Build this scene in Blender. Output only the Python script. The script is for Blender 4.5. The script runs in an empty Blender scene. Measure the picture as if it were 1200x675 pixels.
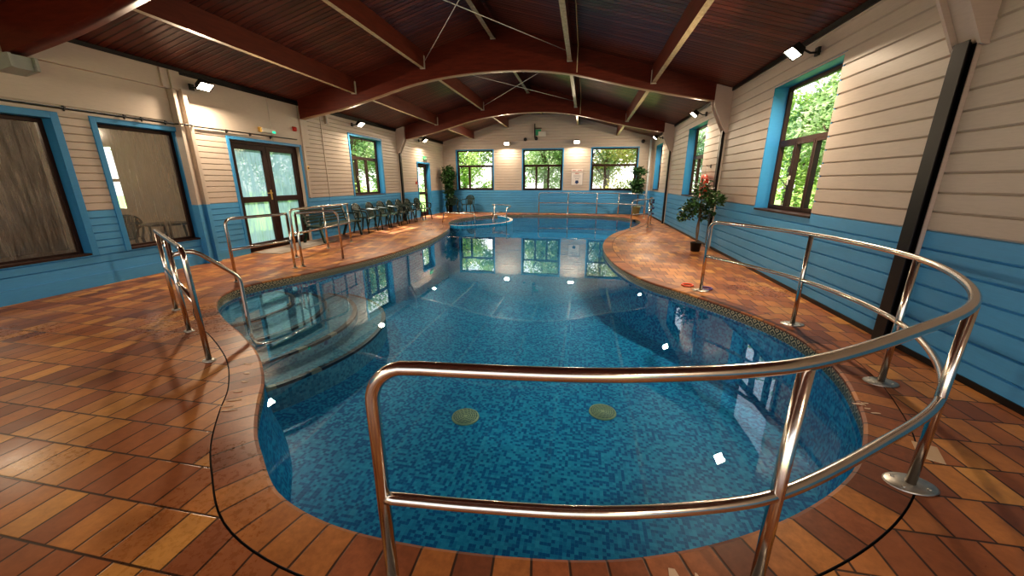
import bpy, bmesh, math, random
from mathutils import Vector, Matrix
from mathutils.geometry import tessellate_polygon
random.seed(7)
SC = bpy.context.scene
COL = SC.collection
PI = math.pi

# ------------------------------------------------------------------ materials
MATS = {}
def newmat(name):
    m = bpy.data.materials.new(name); m.use_nodes = True
    nt = m.node_tree
    for n in list(nt.nodes):
        if n.type != 'OUTPUT_MATERIAL': nt.nodes.remove(n)
    out = [n for n in nt.nodes if n.type == 'OUTPUT_MATERIAL'][0]
    MATS[name] = m
    return m, nt, out
def N(nt, typ, **kw):
    n = nt.nodes.new(typ)
    for k, v in kw.items():
        if k in n.inputs.keys() if hasattr(n.inputs, 'keys') else False: n.inputs[k].default_value = v
        else: setattr(n, k, v)
    return n
def L(nt, a, b): nt.links.new(a, b)
def math_(nt, op, a, b=None, c=None):
    n = nt.nodes.new('ShaderNodeMath'); n.operation = op
    for i, v in enumerate((a, b, c)):
        if v is None: continue
        if isinstance(v, (int, float)): n.inputs[i].default_value = v
        else: nt.links.new(v, n.inputs[i])
    return n.outputs[0]
def mixc(nt, fac, a, b, mode='MIX'):
    n = nt.nodes.new('ShaderNodeMix'); n.data_type = 'RGBA'; n.blend_type = mode
    for s, v in ((n.inputs['Factor'], fac), (n.inputs[6], a), (n.inputs[7], b)):
        if isinstance(v, (int, float)): s.default_value = v
        elif isinstance(v, tuple): s.default_value = (*v[:3], 1)
        else: nt.links.new(v, s)
    return n.outputs[2]
def ramp(nt, fac, stops, interp='LINEAR'):
    n = nt.nodes.new('ShaderNodeValToRGB'); cr = n.color_ramp; cr.interpolation = interp
    while len(cr.elements) > len(stops): cr.elements.remove(cr.elements[-1])
    while len(cr.elements) < len(stops): cr.elements.new(1)
    for e, (p, c) in zip(cr.elements, stops):
        e.position = p; e.color = (*c, 1) if isinstance(c, tuple) else (c, c, c, 1)
    nt.links.new(fac, n.inputs[0]); return n.outputs[0]
def noise(nt, vec, scale, detail=3, rough=.5):
    n = nt.nodes.new('ShaderNodeTexNoise'); n.inputs['Scale'].default_value = scale
    n.inputs['Detail'].default_value = detail; n.inputs['Roughness'].default_value = rough
    if vec is not None: nt.links.new(vec, n.inputs['Vector'])
    return n.outputs['Fac']
def texco(nt, which='Object'):
    return nt.nodes.new('ShaderNodeTexCoord').outputs[which]
def geopos(nt):
    return nt.nodes.new('ShaderNodeNewGeometry').outputs['Position']
def scalev(nt, v, s):
    n = nt.nodes.new('ShaderNodeVectorMath'); n.operation = 'MULTIPLY'
    nt.links.new(v, n.inputs[0]); n.inputs[1].default_value = s; return n.outputs[0]
def bsdf(nt, out, color=(.5, .5, .5), rough=.5, metal=0, bump=None, bstr=.3, bdist=.01, spec=.5, **kw):
    b = nt.nodes.new('ShaderNodeBsdfPrincipled')
    def s(i, v):
        if isinstance(v, (int, float)): b.inputs[i].default_value = v
        elif isinstance(v, tuple): b.inputs[i].default_value = (*v[:3], 1)
        else: nt.links.new(v, b.inputs[i])
    s('Base Color', color); s('Roughness', rough); s('Metallic', metal); s('Specular IOR Level', spec)
    for k, v in kw.items(): s(k, v)
    if bump is not None:
        bp = nt.nodes.new('ShaderNodeBump'); bp.inputs['Strength'].default_value = bstr; bp.inputs['Distance'].default_value = bdist
        nt.links.new(bump, bp.inputs['Height']); nt.links.new(bp.outputs[0], b.inputs['Normal'])
    nt.links.new(b.outputs[0], out.inputs[0]); return b
def simple(name, color, rough=.5, metal=0, var=.12, nscale=6, spec=.5, **kw):
    m, nt, out = newmat(name)
    f = noise(nt, geopos(nt), nscale, 4)
    c = mixc(nt, f, tuple(x * (1 - var) for x in color), tuple(min(1, x * (1 + var)) for x in color))
    bsdf(nt, out, c, rough, metal, spec=spec, **kw)
    return m
def cells(nt, u, v, w, h, offset, grout):
    """brick cells: returns (random value, second random, grout mask 0..1)"""
    vr = math_(nt, 'DIVIDE', v, h); row = math_(nt, 'FLOOR', vr)
    off = math_(nt, 'MULTIPLY', math_(nt, 'MODULO', math_(nt, 'ABSOLUTE', row), 2), offset)
    ur = math_(nt, 'ADD', math_(nt, 'DIVIDE', u, w), off); col = math_(nt, 'FLOOR', ur)
    fu = math_(nt, 'SUBTRACT', ur, col); fv = math_(nt, 'SUBTRACT', vr, row)
    du = math_(nt, 'MULTIPLY', math_(nt, 'MINIMUM', fu, math_(nt, 'SUBTRACT', 1, fu)), w)
    dv = math_(nt, 'MULTIPLY', math_(nt, 'MINIMUM', fv, math_(nt, 'SUBTRACT', 1, fv)), h)
    d = math_(nt, 'MINIMUM', du, dv)
    g = math_(nt, 'SUBTRACT', 1, math_(nt, 'MINIMUM', math_(nt, 'DIVIDE', d, grout), 1))
    cx = nt.nodes.new('ShaderNodeCombineXYZ'); nt.links.new(col, cx.inputs[0]); nt.links.new(row, cx.inputs[1])
    wn = nt.nodes.new('ShaderNodeTexWhiteNoise'); wn.noise_dimensions = '3D'; nt.links.new(cx.outputs[0], wn.inputs['Vector'])
    sp = nt.nodes.new('ShaderNodeSeparateColor'); nt.links.new(wn.outputs['Color'], sp.inputs[0])
    return wn.outputs['Value'], sp.outputs[1], g
def sepxyz(nt, v):
    s = nt.nodes.new('ShaderNodeSeparateXYZ'); nt.links.new(v, s.inputs[0]); return s.outputs

def tri_uv(nt):
    p = sepxyz(nt, geopos(nt)); nz = sepxyz(nt, nt.nodes.new('ShaderNodeNewGeometry').outputs['Normal'])
    k = math_(nt, 'GREATER_THAN', math_(nt, 'ABSOLUTE', nz[2]), .5)
    def mx(a, b): return math_(nt, 'ADD', math_(nt, 'MULTIPLY', k, a), math_(nt, 'MULTIPLY', math_(nt, 'SUBTRACT', 1, k), b))
    side = math_(nt, 'GREATER_THAN', math_(nt, 'ABSOLUTE', nz[0]), math_(nt, 'ABSOLUTE', nz[1]))
    u = math_(nt, 'ADD', math_(nt, 'MULTIPLY', side, p[1]), math_(nt, 'MULTIPLY', math_(nt, 'SUBTRACT', 1, side), p[0]))
    return mx(p[0], u), mx(p[1], p[2])
def mat_tiles(name, use_uv, w, h, offset, red=0, v0=0):
    m, nt, out = newmat(name)
    pos = texco(nt, 'UV') if use_uv else geopos(nt)
    s = sepxyz(nt, pos)
    r1, r2, g = cells(nt, s[0], math_(nt, 'SUBTRACT', s[1], v0 - 100 * h), w, h, offset, .0068)
    gp = geopos(nt)
    g = math_(nt, 'MINIMUM', math_(nt, 'MULTIPLY', g, 2.0), 1)
    if red:
        base = ramp(nt, r1, [(0, (.18, .062, .030)), (.35, (.32, .105, .042)), (.6, (.42, .145, .052)), (.85, (.56, .24, .06)), (1, (.40, .125, .046))])
    else:
        base = ramp(nt, r1, [(0, (.22, .080, .038)), (.2, (.34, .118, .044)), (.5, (.46, .175, .055)), (.78, (.56, .24, .065)), (.92, (.66, .33, .09)), (1, (.34, .115, .045))])
    n1 = noise(nt, gp, 2.2, 5, .62); n2 = noise(nt, gp, 26, 5, .7); n3 = noise(nt, gp, .55, 3)
    c = mixc(nt, math_(nt, 'MULTIPLY', ramp(nt, n1, [(.38, 0.), (.68, 1.)]), .55), base, (.16, .048, .018))
    c = mixc(nt, .55 if red else .35, c, ramp(nt, n2, [(.3, .35), (.7, 1.)]), 'MULTIPLY')
    c = mixc(nt, math_(nt, 'MULTIPLY', g, .92), c, (.022, .011, .007))
    wet = ramp(nt, n3, [(.4, 0.), (.62, 1.)])
    rough = math_(nt, 'ADD', math_(nt, 'MULTIPLY', math_(nt, 'SUBTRACT', 1, wet), .24), math_(nt, 'ADD', .20, math_(nt, 'MULTIPLY', n2, .16)))
    h_ = math_(nt, 'ADD', math_(nt, 'MULTIPLY', g, -1), math_(nt, 'MULTIPLY', n2, .22))
    bsdf(nt, out, c, rough, bump=h_, bstr=.35, bdist=.002, spec=.4)
    return m
mat_tiles('deck_tile', False, .152, .256, .5, v0=.079)
mat_tiles('coping_tile', True, .155, .30, 0, red=1)

def mat_mosaic(name, use_uv, tint=1.0):
    m, nt, out = newmat(name)
    s = sepxyz(nt, texco(nt, 'UV')) if use_uv else tri_uv(nt)
    r1, r2, g = cells(nt, s[0], s[1], .026, .026, 0, .002)
    c = ramp(nt, r1, [(0, (.003, .17, .43)), (.38, (.006, .21, .50)), (.46, (.022, .36, .65)), (.8, (.036, .45, .74)), (1, (.06, .52, .80))], 'LINEAR')
    c = mixc(nt, math_(nt, 'MULTIPLY', g, .55), c, (.07, .48, .74))
    k = noise(nt, geopos(nt), .6, 3)
    c = mixc(nt, .5, c, ramp(nt, k, [(.3, .55), (.7, 1.)]), 'MULTIPLY')
    if tint != 1: c = mixc(nt, 1.0, c, (tint, tint, tint), 'MULTIPLY')
    bsdf(nt, out, c, .4, spec=.2)
    return m
mat_mosaic('mosaic_floor', False)
mat_mosaic('mosaic_wall', True, .9)
def mat_steptile():
    m, nt, out = newmat('step_tile')
    s = tri_uv(nt)
    r1, r2, g = cells(nt, s[0], s[1], .03, .03, 0, .002)
    c = ramp(nt, r1, [(0, (.035, .17, .27)), (.5, (.06, .26, .36)), (1, (.11, .35, .43))])
    c = mixc(nt, math_(nt, 'MULTIPLY', g, .5), c, (.2, .3, .3))
    bsdf(nt, out, c, .4, spec=.2)
mat_steptile()
def mat_band():
    m, nt, out = newmat('greek_band')
    s = sepxyz(nt, texco(nt, 'UV'))
    a = math_(nt, 'PINGPONG', s[0], .05); b = math_(nt, 'PINGPONG', math_(nt, 'ADD', s[1], .02), .05)
    d = math_(nt, 'ADD', a, b)
    k = math_(nt, 'PINGPONG', d, .02)
    c = ramp(nt, math_(nt, 'DIVIDE', k, .02), [(0, (.50, .42, .26)), (.38, (.42, .35, .22)), (.46, (.012, .03, .03)), (1, (.01, .02, .02))])
    bsdf(nt, out, c, .3)
mat_band()
def mat_nosing():
    m, nt, out = newmat('nosing_tile')
    s = sepxyz(nt, texco(nt, 'UV'))
    r1, r2, g = cells(nt, s[0], s[1], .12, .05, 0, .004)
    c = ramp(nt, r1, [(0, (.003, .004, .005)), (.84, (.008, .008, .008)), (.87, (.28, .24, .15)), (1, (.32, .27, .18))], 'LINEAR')
    bsdf(nt, out, mixc(nt, math_(nt, 'MULTIPLY', g, .3), c, (.2, .18, .12)), .4)
mat_nosing()

def mat_paint(name, color, dirt=.18, rough=.35, bscale=1.0):
    m, nt, out = newmat(name)
    p = geopos(nt); n1 = noise(nt, p, 1.3, 5, .6); n2 = noise(nt, scalev(nt, p, (3, 3, 30)), 3, 4, .6)
    c = mixc(nt, math_(nt, 'MULTIPLY', ramp(nt, n1, [(.35, 0.), (.75, 1.)]), dirt), color, tuple(x * .55 for x in color))
    c = mixc(nt, .18, c, ramp(nt, n2, [(.3, .6), (.6, 1.)]), 'MULTIPLY')
    bsdf(nt, out, c, math_(nt, 'ADD', rough, math_(nt, 'MULTIPLY', n1, .15)), bump=n2, bstr=.12 * bscale, bdist=.004, spec=.45)
    return m
mat_paint('cream_paint', (.53, .45, .385))
mat_paint('blue_paint', (.085, .34, .62), dirt=.2)
mat_paint('trim_blue', (.045, .26, .52), dirt=.1)
mat_paint('white_paint', (.55, .455, .40))
mat_paint('grey_plate', (.36, .38, .36))
def mat_ceiling():
    m, nt, out = newmat('ceiling_board')
    p = geopos(nt); s = sepxyz(nt, p)
    vr = math_(nt, 'DIVIDE', s[1], .115); row = math_(nt, 'FLOOR', vr); f = math_(nt, 'SUBTRACT', vr, row)
    e = math_(nt, 'MINIMUM', f, math_(nt, 'SUBTRACT', 1, f))
    g = math_(nt, 'SUBTRACT', 1, math_(nt, 'MINIMUM', math_(nt, 'DIVIDE', e, .17), 1))
    wn = nt.nodes.new('ShaderNodeTexWhiteNoise'); wn.noise_dimensions = '1D'; nt.links.new(row, wn.inputs['W'])
    n1 = noise(nt, scalev(nt, p, (1.5, 14, 1.5)), 2.5, 5, .6)
    c = ramp(nt, wn.outputs['Value'], [(0, (.12, .030, .019)), (1, (.24, .066, .040))])
    c = mixc(nt, .5, c, ramp(nt, n1, [(.3, .45), (.7, 1.)]), 'MULTIPLY')
    c = mixc(nt, math_(nt, 'MULTIPLY', g, .8), c, (.008, .003, .003))
    bsdf(nt, out, c, math_(nt, 'ADD', .24, math_(nt, 'MULTIPLY', n1, .2)), bump=math_(nt, 'MULTIPLY', g, -1), bstr=.8, bdist=.006, spec=.5)
mat_ceiling()
def mat_wood(name, c0, c1, axis=(1, 12, 12), rough=.35, spec=.5):
    m, nt, out = newmat(name)
    p = geopos(nt); n1 = noise(nt, scalev(nt, p, axis), 2.5, 6, .65)
    c = mixc(nt, ramp(nt, n1, [(.3, 0.), (.7, 1.)]), c0, c1)
    bsdf(nt, out, c, rough, bump=n1, bstr=.1, bdist=.003, spec=spec)
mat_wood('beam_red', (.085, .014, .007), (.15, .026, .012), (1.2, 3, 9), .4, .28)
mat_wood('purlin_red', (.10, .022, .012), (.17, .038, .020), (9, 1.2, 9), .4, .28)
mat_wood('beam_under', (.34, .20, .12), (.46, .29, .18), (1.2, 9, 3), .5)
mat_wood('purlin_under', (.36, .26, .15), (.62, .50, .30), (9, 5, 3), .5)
mat_wood('frame_brown', (.026, .011, .008), (.050, .020, .013), (6, 6, 2), .45, .25)
simple('steel_black', (.009, .007, .007), .4, .3)
simple('dark_plastic', (.02, .02, .02), .45)
simple('bracket_white', (.55, .50, .42), .5)
def mat_chrome():
    m, nt, out = newmat('stainless')
    n = noise(nt, geopos(nt), 60, 3)
    bsdf(nt, out, (.66, .60, .54), math_(nt, 'ADD', .12, math_(nt, 'MULTIPLY', n, .14)), 1.0)
mat_chrome()
simple('flange_metal', (.42, .40, .36), .4, .9, .3, 40)
simple('chair_green', (.007, .022, .014), .25, spec=.6)
simple('bench_green', (.028, .050, .034), .38, spec=.5)
simple('leaf_dark', (.035, .095, .028), .4, var=.5, nscale=9)
simple('leaf_ficus', (.045, .11, .03), .4, var=.6, nscale=9)
simple('bark', (.14, .09, .055), .8)
simple('pot_black', (.012, .011, .010), .5)
simple('pot_green', (.32, .36, .20), .5)
simple('ring_red', (.62, .05, .02), .45)
simple('ring_purple', (.12, .07, .25), .4)
simple('ring_orange', (.75, .09, .03), .4)
simple('rope_white', (.6, .58, .52), .7)
simple('poster_paper', (.68, .62, .58), .6)
simple('ink_red', (.40, .06, .04), .6)
simple('ink_navy', (.02, .04, .12), .5)
simple('ink_grey', (.32, .33, .38), .5)
simple('mat_grey', (.24, .19, .15), .8)
simple('residue', (.58, .42, .29), .7)
simple('beige_tile', (.52, .36, .22), .5)
simple('sign_white', (.62, .60, .54), .4)
simple('sign_green', (.05, .34, .17), .4)
simple('alarm_red', (.45, .03, .02), .4)
simple('brass', (.60, .38, .12), .3, .8)
simple('drain_cover', (.55, .60, .30), .5, var=.2, nscale=30)
simple('drain_slot', (.02, .10, .10), .5)
simple('grass', (.25, .45, .08), .8, var=.4, nscale=3)
simple('paving', (.36, .26, .20), .8)
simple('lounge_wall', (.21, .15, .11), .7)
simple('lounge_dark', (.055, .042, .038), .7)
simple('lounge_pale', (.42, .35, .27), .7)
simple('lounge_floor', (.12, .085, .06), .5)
simple('lane_blue', (.03, .05, .16), .4)
simple('pipe_white', (.66, .72, .76), .3)
simple('void', (.01, .01, .012), .8)
def mat_leafout(name, a, b, c_):
    m, nt, out = newmat(name)
    n = noise(nt, geopos(nt), 1.2, 4, .7)
    col = ramp(nt, n, [(.3, a), (.5, b), (.68, c_)])
    d = nt.nodes.new('ShaderNodeBsdfDiffuse'); t = nt.nodes.new('ShaderNodeBsdfTranslucent')
    L(nt, col, d.inputs[0]); L(nt, col, t.inputs[0])
    mx = nt.nodes.new('ShaderNodeMixShader'); mx.inputs[0].default_value = .45
    L(nt, d.outputs[0], mx.inputs[1]); L(nt, t.outputs[0], mx.inputs[2]); L(nt, mx.outputs[0], out.inputs[0])
mat_leafout('leaves_bright', (.16, .32, .06), (.38, .52, .15), (.74, .76, .40))
mat_leafout('leaves_mid', (.12, .22, .08), (.30, .42, .18), (.66, .68, .48))
mat_leafout('leaves_autumn', (.24, .36, .10), (.55, .52, .22), (.80, .55, .28))
def schlick(nt, f0, mul=1.0, pw=5):
    g = nt.nodes.new('ShaderNodeNewGeometry'); d = nt.nodes.new('ShaderNodeVectorMath'); d.operation = 'DOT_PRODUCT'
    nt.links.new(g.outputs['Normal'], d.inputs[0]); nt.links.new(g.outputs['Incoming'], d.inputs[1])
    c = math_(nt, 'SUBTRACT', 1, math_(nt, 'ABSOLUTE', d.outputs['Value']))
    return math_(nt, 'ADD', f0, math_(nt, 'MULTIPLY', math_(nt, 'POWER', c, pw), (1 - f0) * mul))
def mat_glass():
    m, nt, out = newmat('window_glass')
    t = nt.nodes.new('ShaderNodeBsdfTransparent'); t.inputs[0].default_value = (.93, .96, .95, 1)
    g = nt.nodes.new('ShaderNodeBsdfGlossy'); g.inputs['Roughness'].default_value = .03
    mx = nt.nodes.new('ShaderNodeMixShader'); L(nt, schlick(nt, .04, .8), mx.inputs[0]); L(nt, t.outputs[0], mx.inputs[1]); L(nt, g.outputs[0], mx.inputs[2])
    L(nt, mx.outputs[0], out.inputs[0])
mat_glass()
def mat_misted(name, col, amount, lo, hi, trans=.6):
    m, nt, out = newmat(name)
    p = geopos(nt)
    n = noise(nt, scalev(nt, p, (1, 16, 1.1)), 1.6, 5, .65)
    n2 = noise(nt, p, 1.1, 3)
    fac = math_(nt, 'MULTIPLY', ramp(nt, n, [(lo, .25), (hi, 1.)]), math_(nt, 'MULTIPLY', ramp(nt, n2, [(.3, .6), (.7, 1.)]), amount))
    t = nt.nodes.new('ShaderNodeBsdfTransparent'); t.inputs[0].default_value = (.85, .88, .85, 1)
    g = nt.nodes.new('ShaderNodeBsdfGlossy'); g.inputs['Roughness'].default_value = .08
    mx = nt.nodes.new('ShaderNodeMixShader'); L(nt, schlick(nt, .05, .9), mx.inputs[0]); L(nt, t.outputs[0], mx.inputs[1]); L(nt, g.outputs[0], mx.inputs[2])
    d = nt.nodes.new('ShaderNodeBsdfDiffuse'); tr = nt.nodes.new('ShaderNodeBsdfTranslucent')
    d.inputs[0].default_value = (*col, 1); tr.inputs[0].default_value = (*col, 1)
    fog = nt.nodes.new('ShaderNodeMixShader'); fog.inputs[0].default_value = trans; L(nt, d.outputs[0], fog.inputs[1]); L(nt, tr.outputs[0], fog.inputs[2])
    m2 = nt.nodes.new('ShaderNodeMixShader'); L(nt, fac, m2.inputs[0]); L(nt, mx.outputs[0], m2.inputs[1]); L(nt, fog.outputs[0], m2.inputs[2])
    L(nt, m2.outputs[0], out.inputs[0])
mat_misted('misted_glass', (.42, .38, .33), .7, .35, .7, .4)
mat_misted('misted_door_glass', (.13, .20, .245), 1.25, .1, .6, .7)
def mat_water():
    m, nt, out = newmat('pool_water')
    p = geopos(nt); n = noise(nt, scalev(nt, p, (1, 1, 1)), 2.2, 2)
    bp = nt.nodes.new('ShaderNodeBump'); bp.inputs['Strength'].default_value = .035; bp.inputs['Distance'].default_value = .02; L(nt, n, bp.inputs['Height'])
    t = nt.nodes.new('ShaderNodeBsdfTransparent'); t.inputs[0].default_value = (.80, .94, 1, 1)
    g = nt.nodes.new('ShaderNodeBsdfGlossy'); g.inputs['Roughness'].default_value = .0; L(nt, bp.outputs[0], g.inputs['Normal'])
    fr = schlick(nt, .03, .95, 3.7)
    df = nt.nodes.new('ShaderNodeBsdfDiffuse'); df.inputs[0].default_value = (.0, .20, .50, 1)
    m0 = nt.nodes.new('ShaderNodeMixShader'); m0.inputs[0].default_value = .08; L(nt, t.outputs[0], m0.inputs[1]); L(nt, df.outputs[0], m0.inputs[2])
    mx = nt.nodes.new('ShaderNodeMixShader'); L(nt, fr, mx.inputs[0]); L(nt, m0.outputs[0], mx.inputs[1]); L(nt, g.outputs[0], mx.inputs[2])
    L(nt, mx.outputs[0], out.inputs[0])
mat_water()
def mat_emit(name, col, s):
    m, nt, out = newmat(name)
    e = nt.nodes.new('ShaderNodeEmission'); e.inputs[0].default_value = (*col, 1); e.inputs[1].default_value = s
    L(nt, e.outputs[0], out.inputs[0])
mat_emit('lamp_glow', (1, .86, .66), 22)
mat_emit('led_green', (.05, .9, .45), 1.2)

# ------------------------------------------------------------------ mesh helpers
class MB:
    def __init__(s): s.v = []; s.f = []; s.mi = []; s.uv = {}; s.smooth = []
    def add(s, vs, fs, mi=0, smooth=False, uvs=None):
        o = len(s.v); s.v += [tuple(v) for v in vs]
        for k, f in enumerate(fs):
            if uvs is not None: s.uv[len(s.f)] = uvs[k]
            s.f.append([o + i for i in f]); s.mi.append(mi); s.smooth.append(smooth)
    def box(s, a, b, mi=0, fn=None, bottom_mi=None):
        x0, x1 = sorted((a[0], b[0])); y0, y1 = sorted((a[1], b[1])); z0, z1 = sorted((a[2], b[2]))
        vs = [(x, y, z) for z in (z0, z1) for y in (y0, y1) for x in (x0, x1)]
        if fn: vs = [fn(*v) for v in vs]
        fs = [(0, 2, 3, 1), (4, 5, 7, 6), (0, 1, 5, 4), (2, 6, 7, 3), (0, 4, 6, 2), (1, 3, 7, 5)]
        s.add(vs, fs[:1], bottom_mi if bottom_mi is not None else mi); o = len(s.v) - 8
        for f in fs[1:]:
            s.f.append([o + i for i in f]); s.mi.append(mi); s.smooth.append(False)
    def bar(s, p, q, w, h, up=(0, 0, 1), mi=0):
        p, q = Vector(p), Vector(q); d = (q - p).normalized(); u = Vector(up)
        r = d.cross(u)
        if r.length < 1e-4: r = d.cross(Vector((1, 0, 0)))
        r.normalize(); u = r.cross(d).normalized(); r *= w / 2; u *= h / 2
        vs = [p - r - u, p + r - u, p + r + u, p - r + u, q - r - u, q + r - u, q + r + u, q - r + u]
        s.add(vs, [(0, 1, 2, 3), (4, 7, 6, 5), (0, 4, 5, 1), (1, 5, 6, 2), (2, 6, 7, 3), (3, 7, 4, 0)], mi)
    def tube(s, pts, r, n=12, mi=0, closed=False, caps=True):
        pts = [Vector(p) for p in pts]
        q = [pts[0]]
        for p in pts[1:]:
            if (p - q[-1]).length > 1e-5: q.append(p)
        pts = q; m = len(pts); rs = r if isinstance(r, (list, tuple)) else [r] * m
        T = []
        for i in range(m):
            a = pts[(i - 1) % m] if (closed or i) else pts[0]; b = pts[(i + 1) % m] if (closed or i < m - 1) else pts[-1]
            T.append((b - a).normalized())
        nrm = T[0].cross(Vector((0, 0, 1)))
        if nrm.length < .1: nrm = T[0].cross(Vector((1, 0, 0)))
        nrm.normalize(); vs = []
        for i in range(m):
            nrm = (nrm - T[i] * nrm.dot(T[i])).normalized(); bn = T[i].cross(nrm)
            for k in range(n):
                a = 2 * PI * k / n; vs.append(pts[i] + (nrm * math.cos(a) + bn * math.sin(a)) * rs[i])
        fs = []
        for i in range(m if closed else m - 1):
            j = (i + 1) % m
            for k in range(n): fs.append((i * n + k, i * n + (k + 1) % n, j * n + (k + 1) % n, j * n + k))
        s.add(vs, fs, mi, True)
        if not closed and caps:
            o = len(s.v) - m * n
            s.f.append([o + k for k in range(n)][::-1]); s.mi.append(mi); s.smooth.append(False)
            s.f.append([o + (m - 1) * n + k for k in range(n)]); s.mi.append(mi); s.smooth.append(False)
    def lathe(s, prof, c=(0, 0, 0), n=24, mi=0, M=None, smooth=True):
        vs = []
        for (r, z) in prof:
            for k in range(n):
                a = 2 * PI * k / n; v = Vector((r * math.cos(a), r * math.sin(a), z))
                if M is not None: v = M @ v
                vs.append(v + Vector(c))
        m = len(prof)
        fs = [(i * n + k, i * n + (k + 1) % n, (i + 1) * n + (k + 1) % n, (i + 1) * n + k) for i in range(m - 1) for k in range(n)]
        s.add(vs, fs, mi, smooth)
        o = len(s.v) - m * n
        if prof[0][0] > 1e-4: s.f.append([o + k for k in range(n)][::-1]); s.mi.append(mi); s.smooth.append(False)
        if prof[-1][0] > 1e-4: s.f.append([o + (m - 1) * n + k for k in range(n)]); s.mi.append(mi); s.smooth.append(False)
    def prism(s, poly, z0, z1, mi=0, fn=None):
        n = len(poly); vs = [(x, y, z0) for x, y in poly] + [(x, y, z1) for x, y in poly]
        if fn: vs = [fn(*v) for v in vs]
        s.add(vs, [tuple(range(n))[::-1], tuple(range(n, 2 * n))] + [(i, (i + 1) % n, n + (i + 1) % n, n + i) for i in range(n)], mi)
    def build(s, name, mats, parent=None, recalc=True, bevel=0):
        me = bpy.data.meshes.new(name); me.from_pydata(s.v, [], s.f)
        mats = mats if isinstance(mats, (list, tuple)) else [mats]
        for m in mats: me.materials.append(MATS[m])
        for p, i, sm in zip(me.polygons, s.mi, s.smooth): p.material_index = i; p.use_smooth = sm
        if s.uv:
            ul = me.uv_layers.new(name='UVMap')
            for fi, uvs in s.uv.items():
                p = me.polygons[fi]
                for li, uv in zip(p.loop_indices, uvs): ul.data[li].uv = uv
        if recalc:
            bm = bmesh.new(); bm.from_mesh(me); bmesh.ops.recalc_face_normals(bm, faces=bm.faces); bm.to_mesh(me); bm.free()
        me.update()
        o = bpy.data.objects.new(name, me); COL.objects.link(o)
        if parent is not None:
            o.parent = parent
            if parent.get('_loc'): pass
        if bevel:
            md = o.modifiers.new('Bevel', 'BEVEL'); md.width = bevel; md.segments = 2; md.limit_method = 'ANGLE'
        return o
def tag(o, label=None, cat=None, group=None, kind=None):
    if label: o['label'] = label
    if cat: o['category'] = cat
    if group: o['group'] = group
    if kind: o['kind'] = kind
    return o
def thing(name, label, cat, loc=(0, 0, 0), rz=0, group=None, kind=None):
    o = bpy.data.objects.new(name, None); COL.objects.link(o); o.empty_display_size = .1
    o.location = loc; o.rotation_euler = (0, 0, rz); tag(o, label, cat, group, kind); return o
def kids(o): return [c for c in bpy.data.objects if c.parent == o]
def dup(o, loc, rz=0, label=None, group=None, scale=None):
    def cp(a, par):
        c = a.copy(); COL.objects.link(c)
        if par is not None: c.parent = par
        for k in kids(a): cp(k, c)
        return c
    r = cp(o, None); r.location = loc; r.rotation_euler = (0, 0, rz)
    if scale: r.scale = scale
    if label: r['label'] = label
    if group: r['group'] = group
    return r
def catmull(P, closed=False, k=6):
    P = [Vector(p) for p in P]; n = len(P); out = []
    rng = range(n) if closed else range(n - 1)
    for i in rng:
        p0 = P[(i - 1) % n] if (closed or i > 0) else P[0] * 2 - P[1]
        p1 = P[i]; p2 = P[(i + 1) % n]
        p3 = P[(i + 2) % n] if (closed or i + 2 < n) else P[-1] * 2 - P[-2]
        # centripetal parametrisation keeps uneven spacing free of loops
        t0 = 0; t1 = t0 + max((p1 - p0).length, 1e-6) ** .5; t2 = t1 + max((p2 - p1).length, 1e-6) ** .5; t3 = t2 + max((p3 - p2).length, 1e-6) ** .5
        for j in range(k):
            t = t1 + (t2 - t1) * j / k
            A1 = p0 * ((t1 - t) / (t1 - t0)) + p1 * ((t - t0) / (t1 - t0)); A2 = p1 * ((t2 - t) / (t2 - t1)) + p2 * ((t - t1) / (t2 - t1)); A3 = p2 * ((t3 - t) / (t3 - t2)) + p3 * ((t - t2) / (t3 - t2))
            B1 = A1 * ((t2 - t) / (t2 - t0)) + A2 * ((t - t0) / (t2 - t0)); B2 = A2 * ((t3 - t) / (t3 - t1)) + A3 * ((t - t1) / (t3 - t1))
            out.append(B1 * ((t2 - t) / (t2 - t1)) + B2 * ((t - t1) / (t2 - t1)))
    if not closed: out.append(P[-1])
    return out
def fillet(P, r, k=7):
    """polyline with rounded corners; r may be a list per inner corner"""
    P = [Vector(p) for p in P]; out = [P[0]]
    for i in range(1, len(P) - 1):
        rr = r[i - 1] if isinstance(r, (list, tuple)) else r
        a = (P[i - 1] - P[i]); b = (P[i + 1] - P[i]); d = min(rr, a.length * .49, b.length * .49) if rr else 0
        if d <= 0: out.append(P[i]); continue
        A = P[i] + a.normalized() * d; B = P[i] + b.normalized() * d
        for j in range(k + 1):
            t = j / k; out.append(A * (1 - t) ** 2 + P[i] * 2 * t * (1 - t) + B * t * t)
    out.append(P[-1]); return out

# ------------------------------------------------------------------ room constants
XL, XR, YF, YB = -7.1, 2.97, 18.9, -3.5
RX, RZ, EZ = -2.07, 4.78, 3.40                     # ridge, eaves
def roof(x): return RZ - (RZ - EZ) * (abs(x - RX) / ((RX - XL) if x < RX else (XR - RX)))
BND = 1.09
WL = lambda u, z, d: (XL + d, u, z)
WR = lambda u, z, d: (XR - d, u, z)
WF = lambda u, z, d: (u, YF - d, z)

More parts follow.
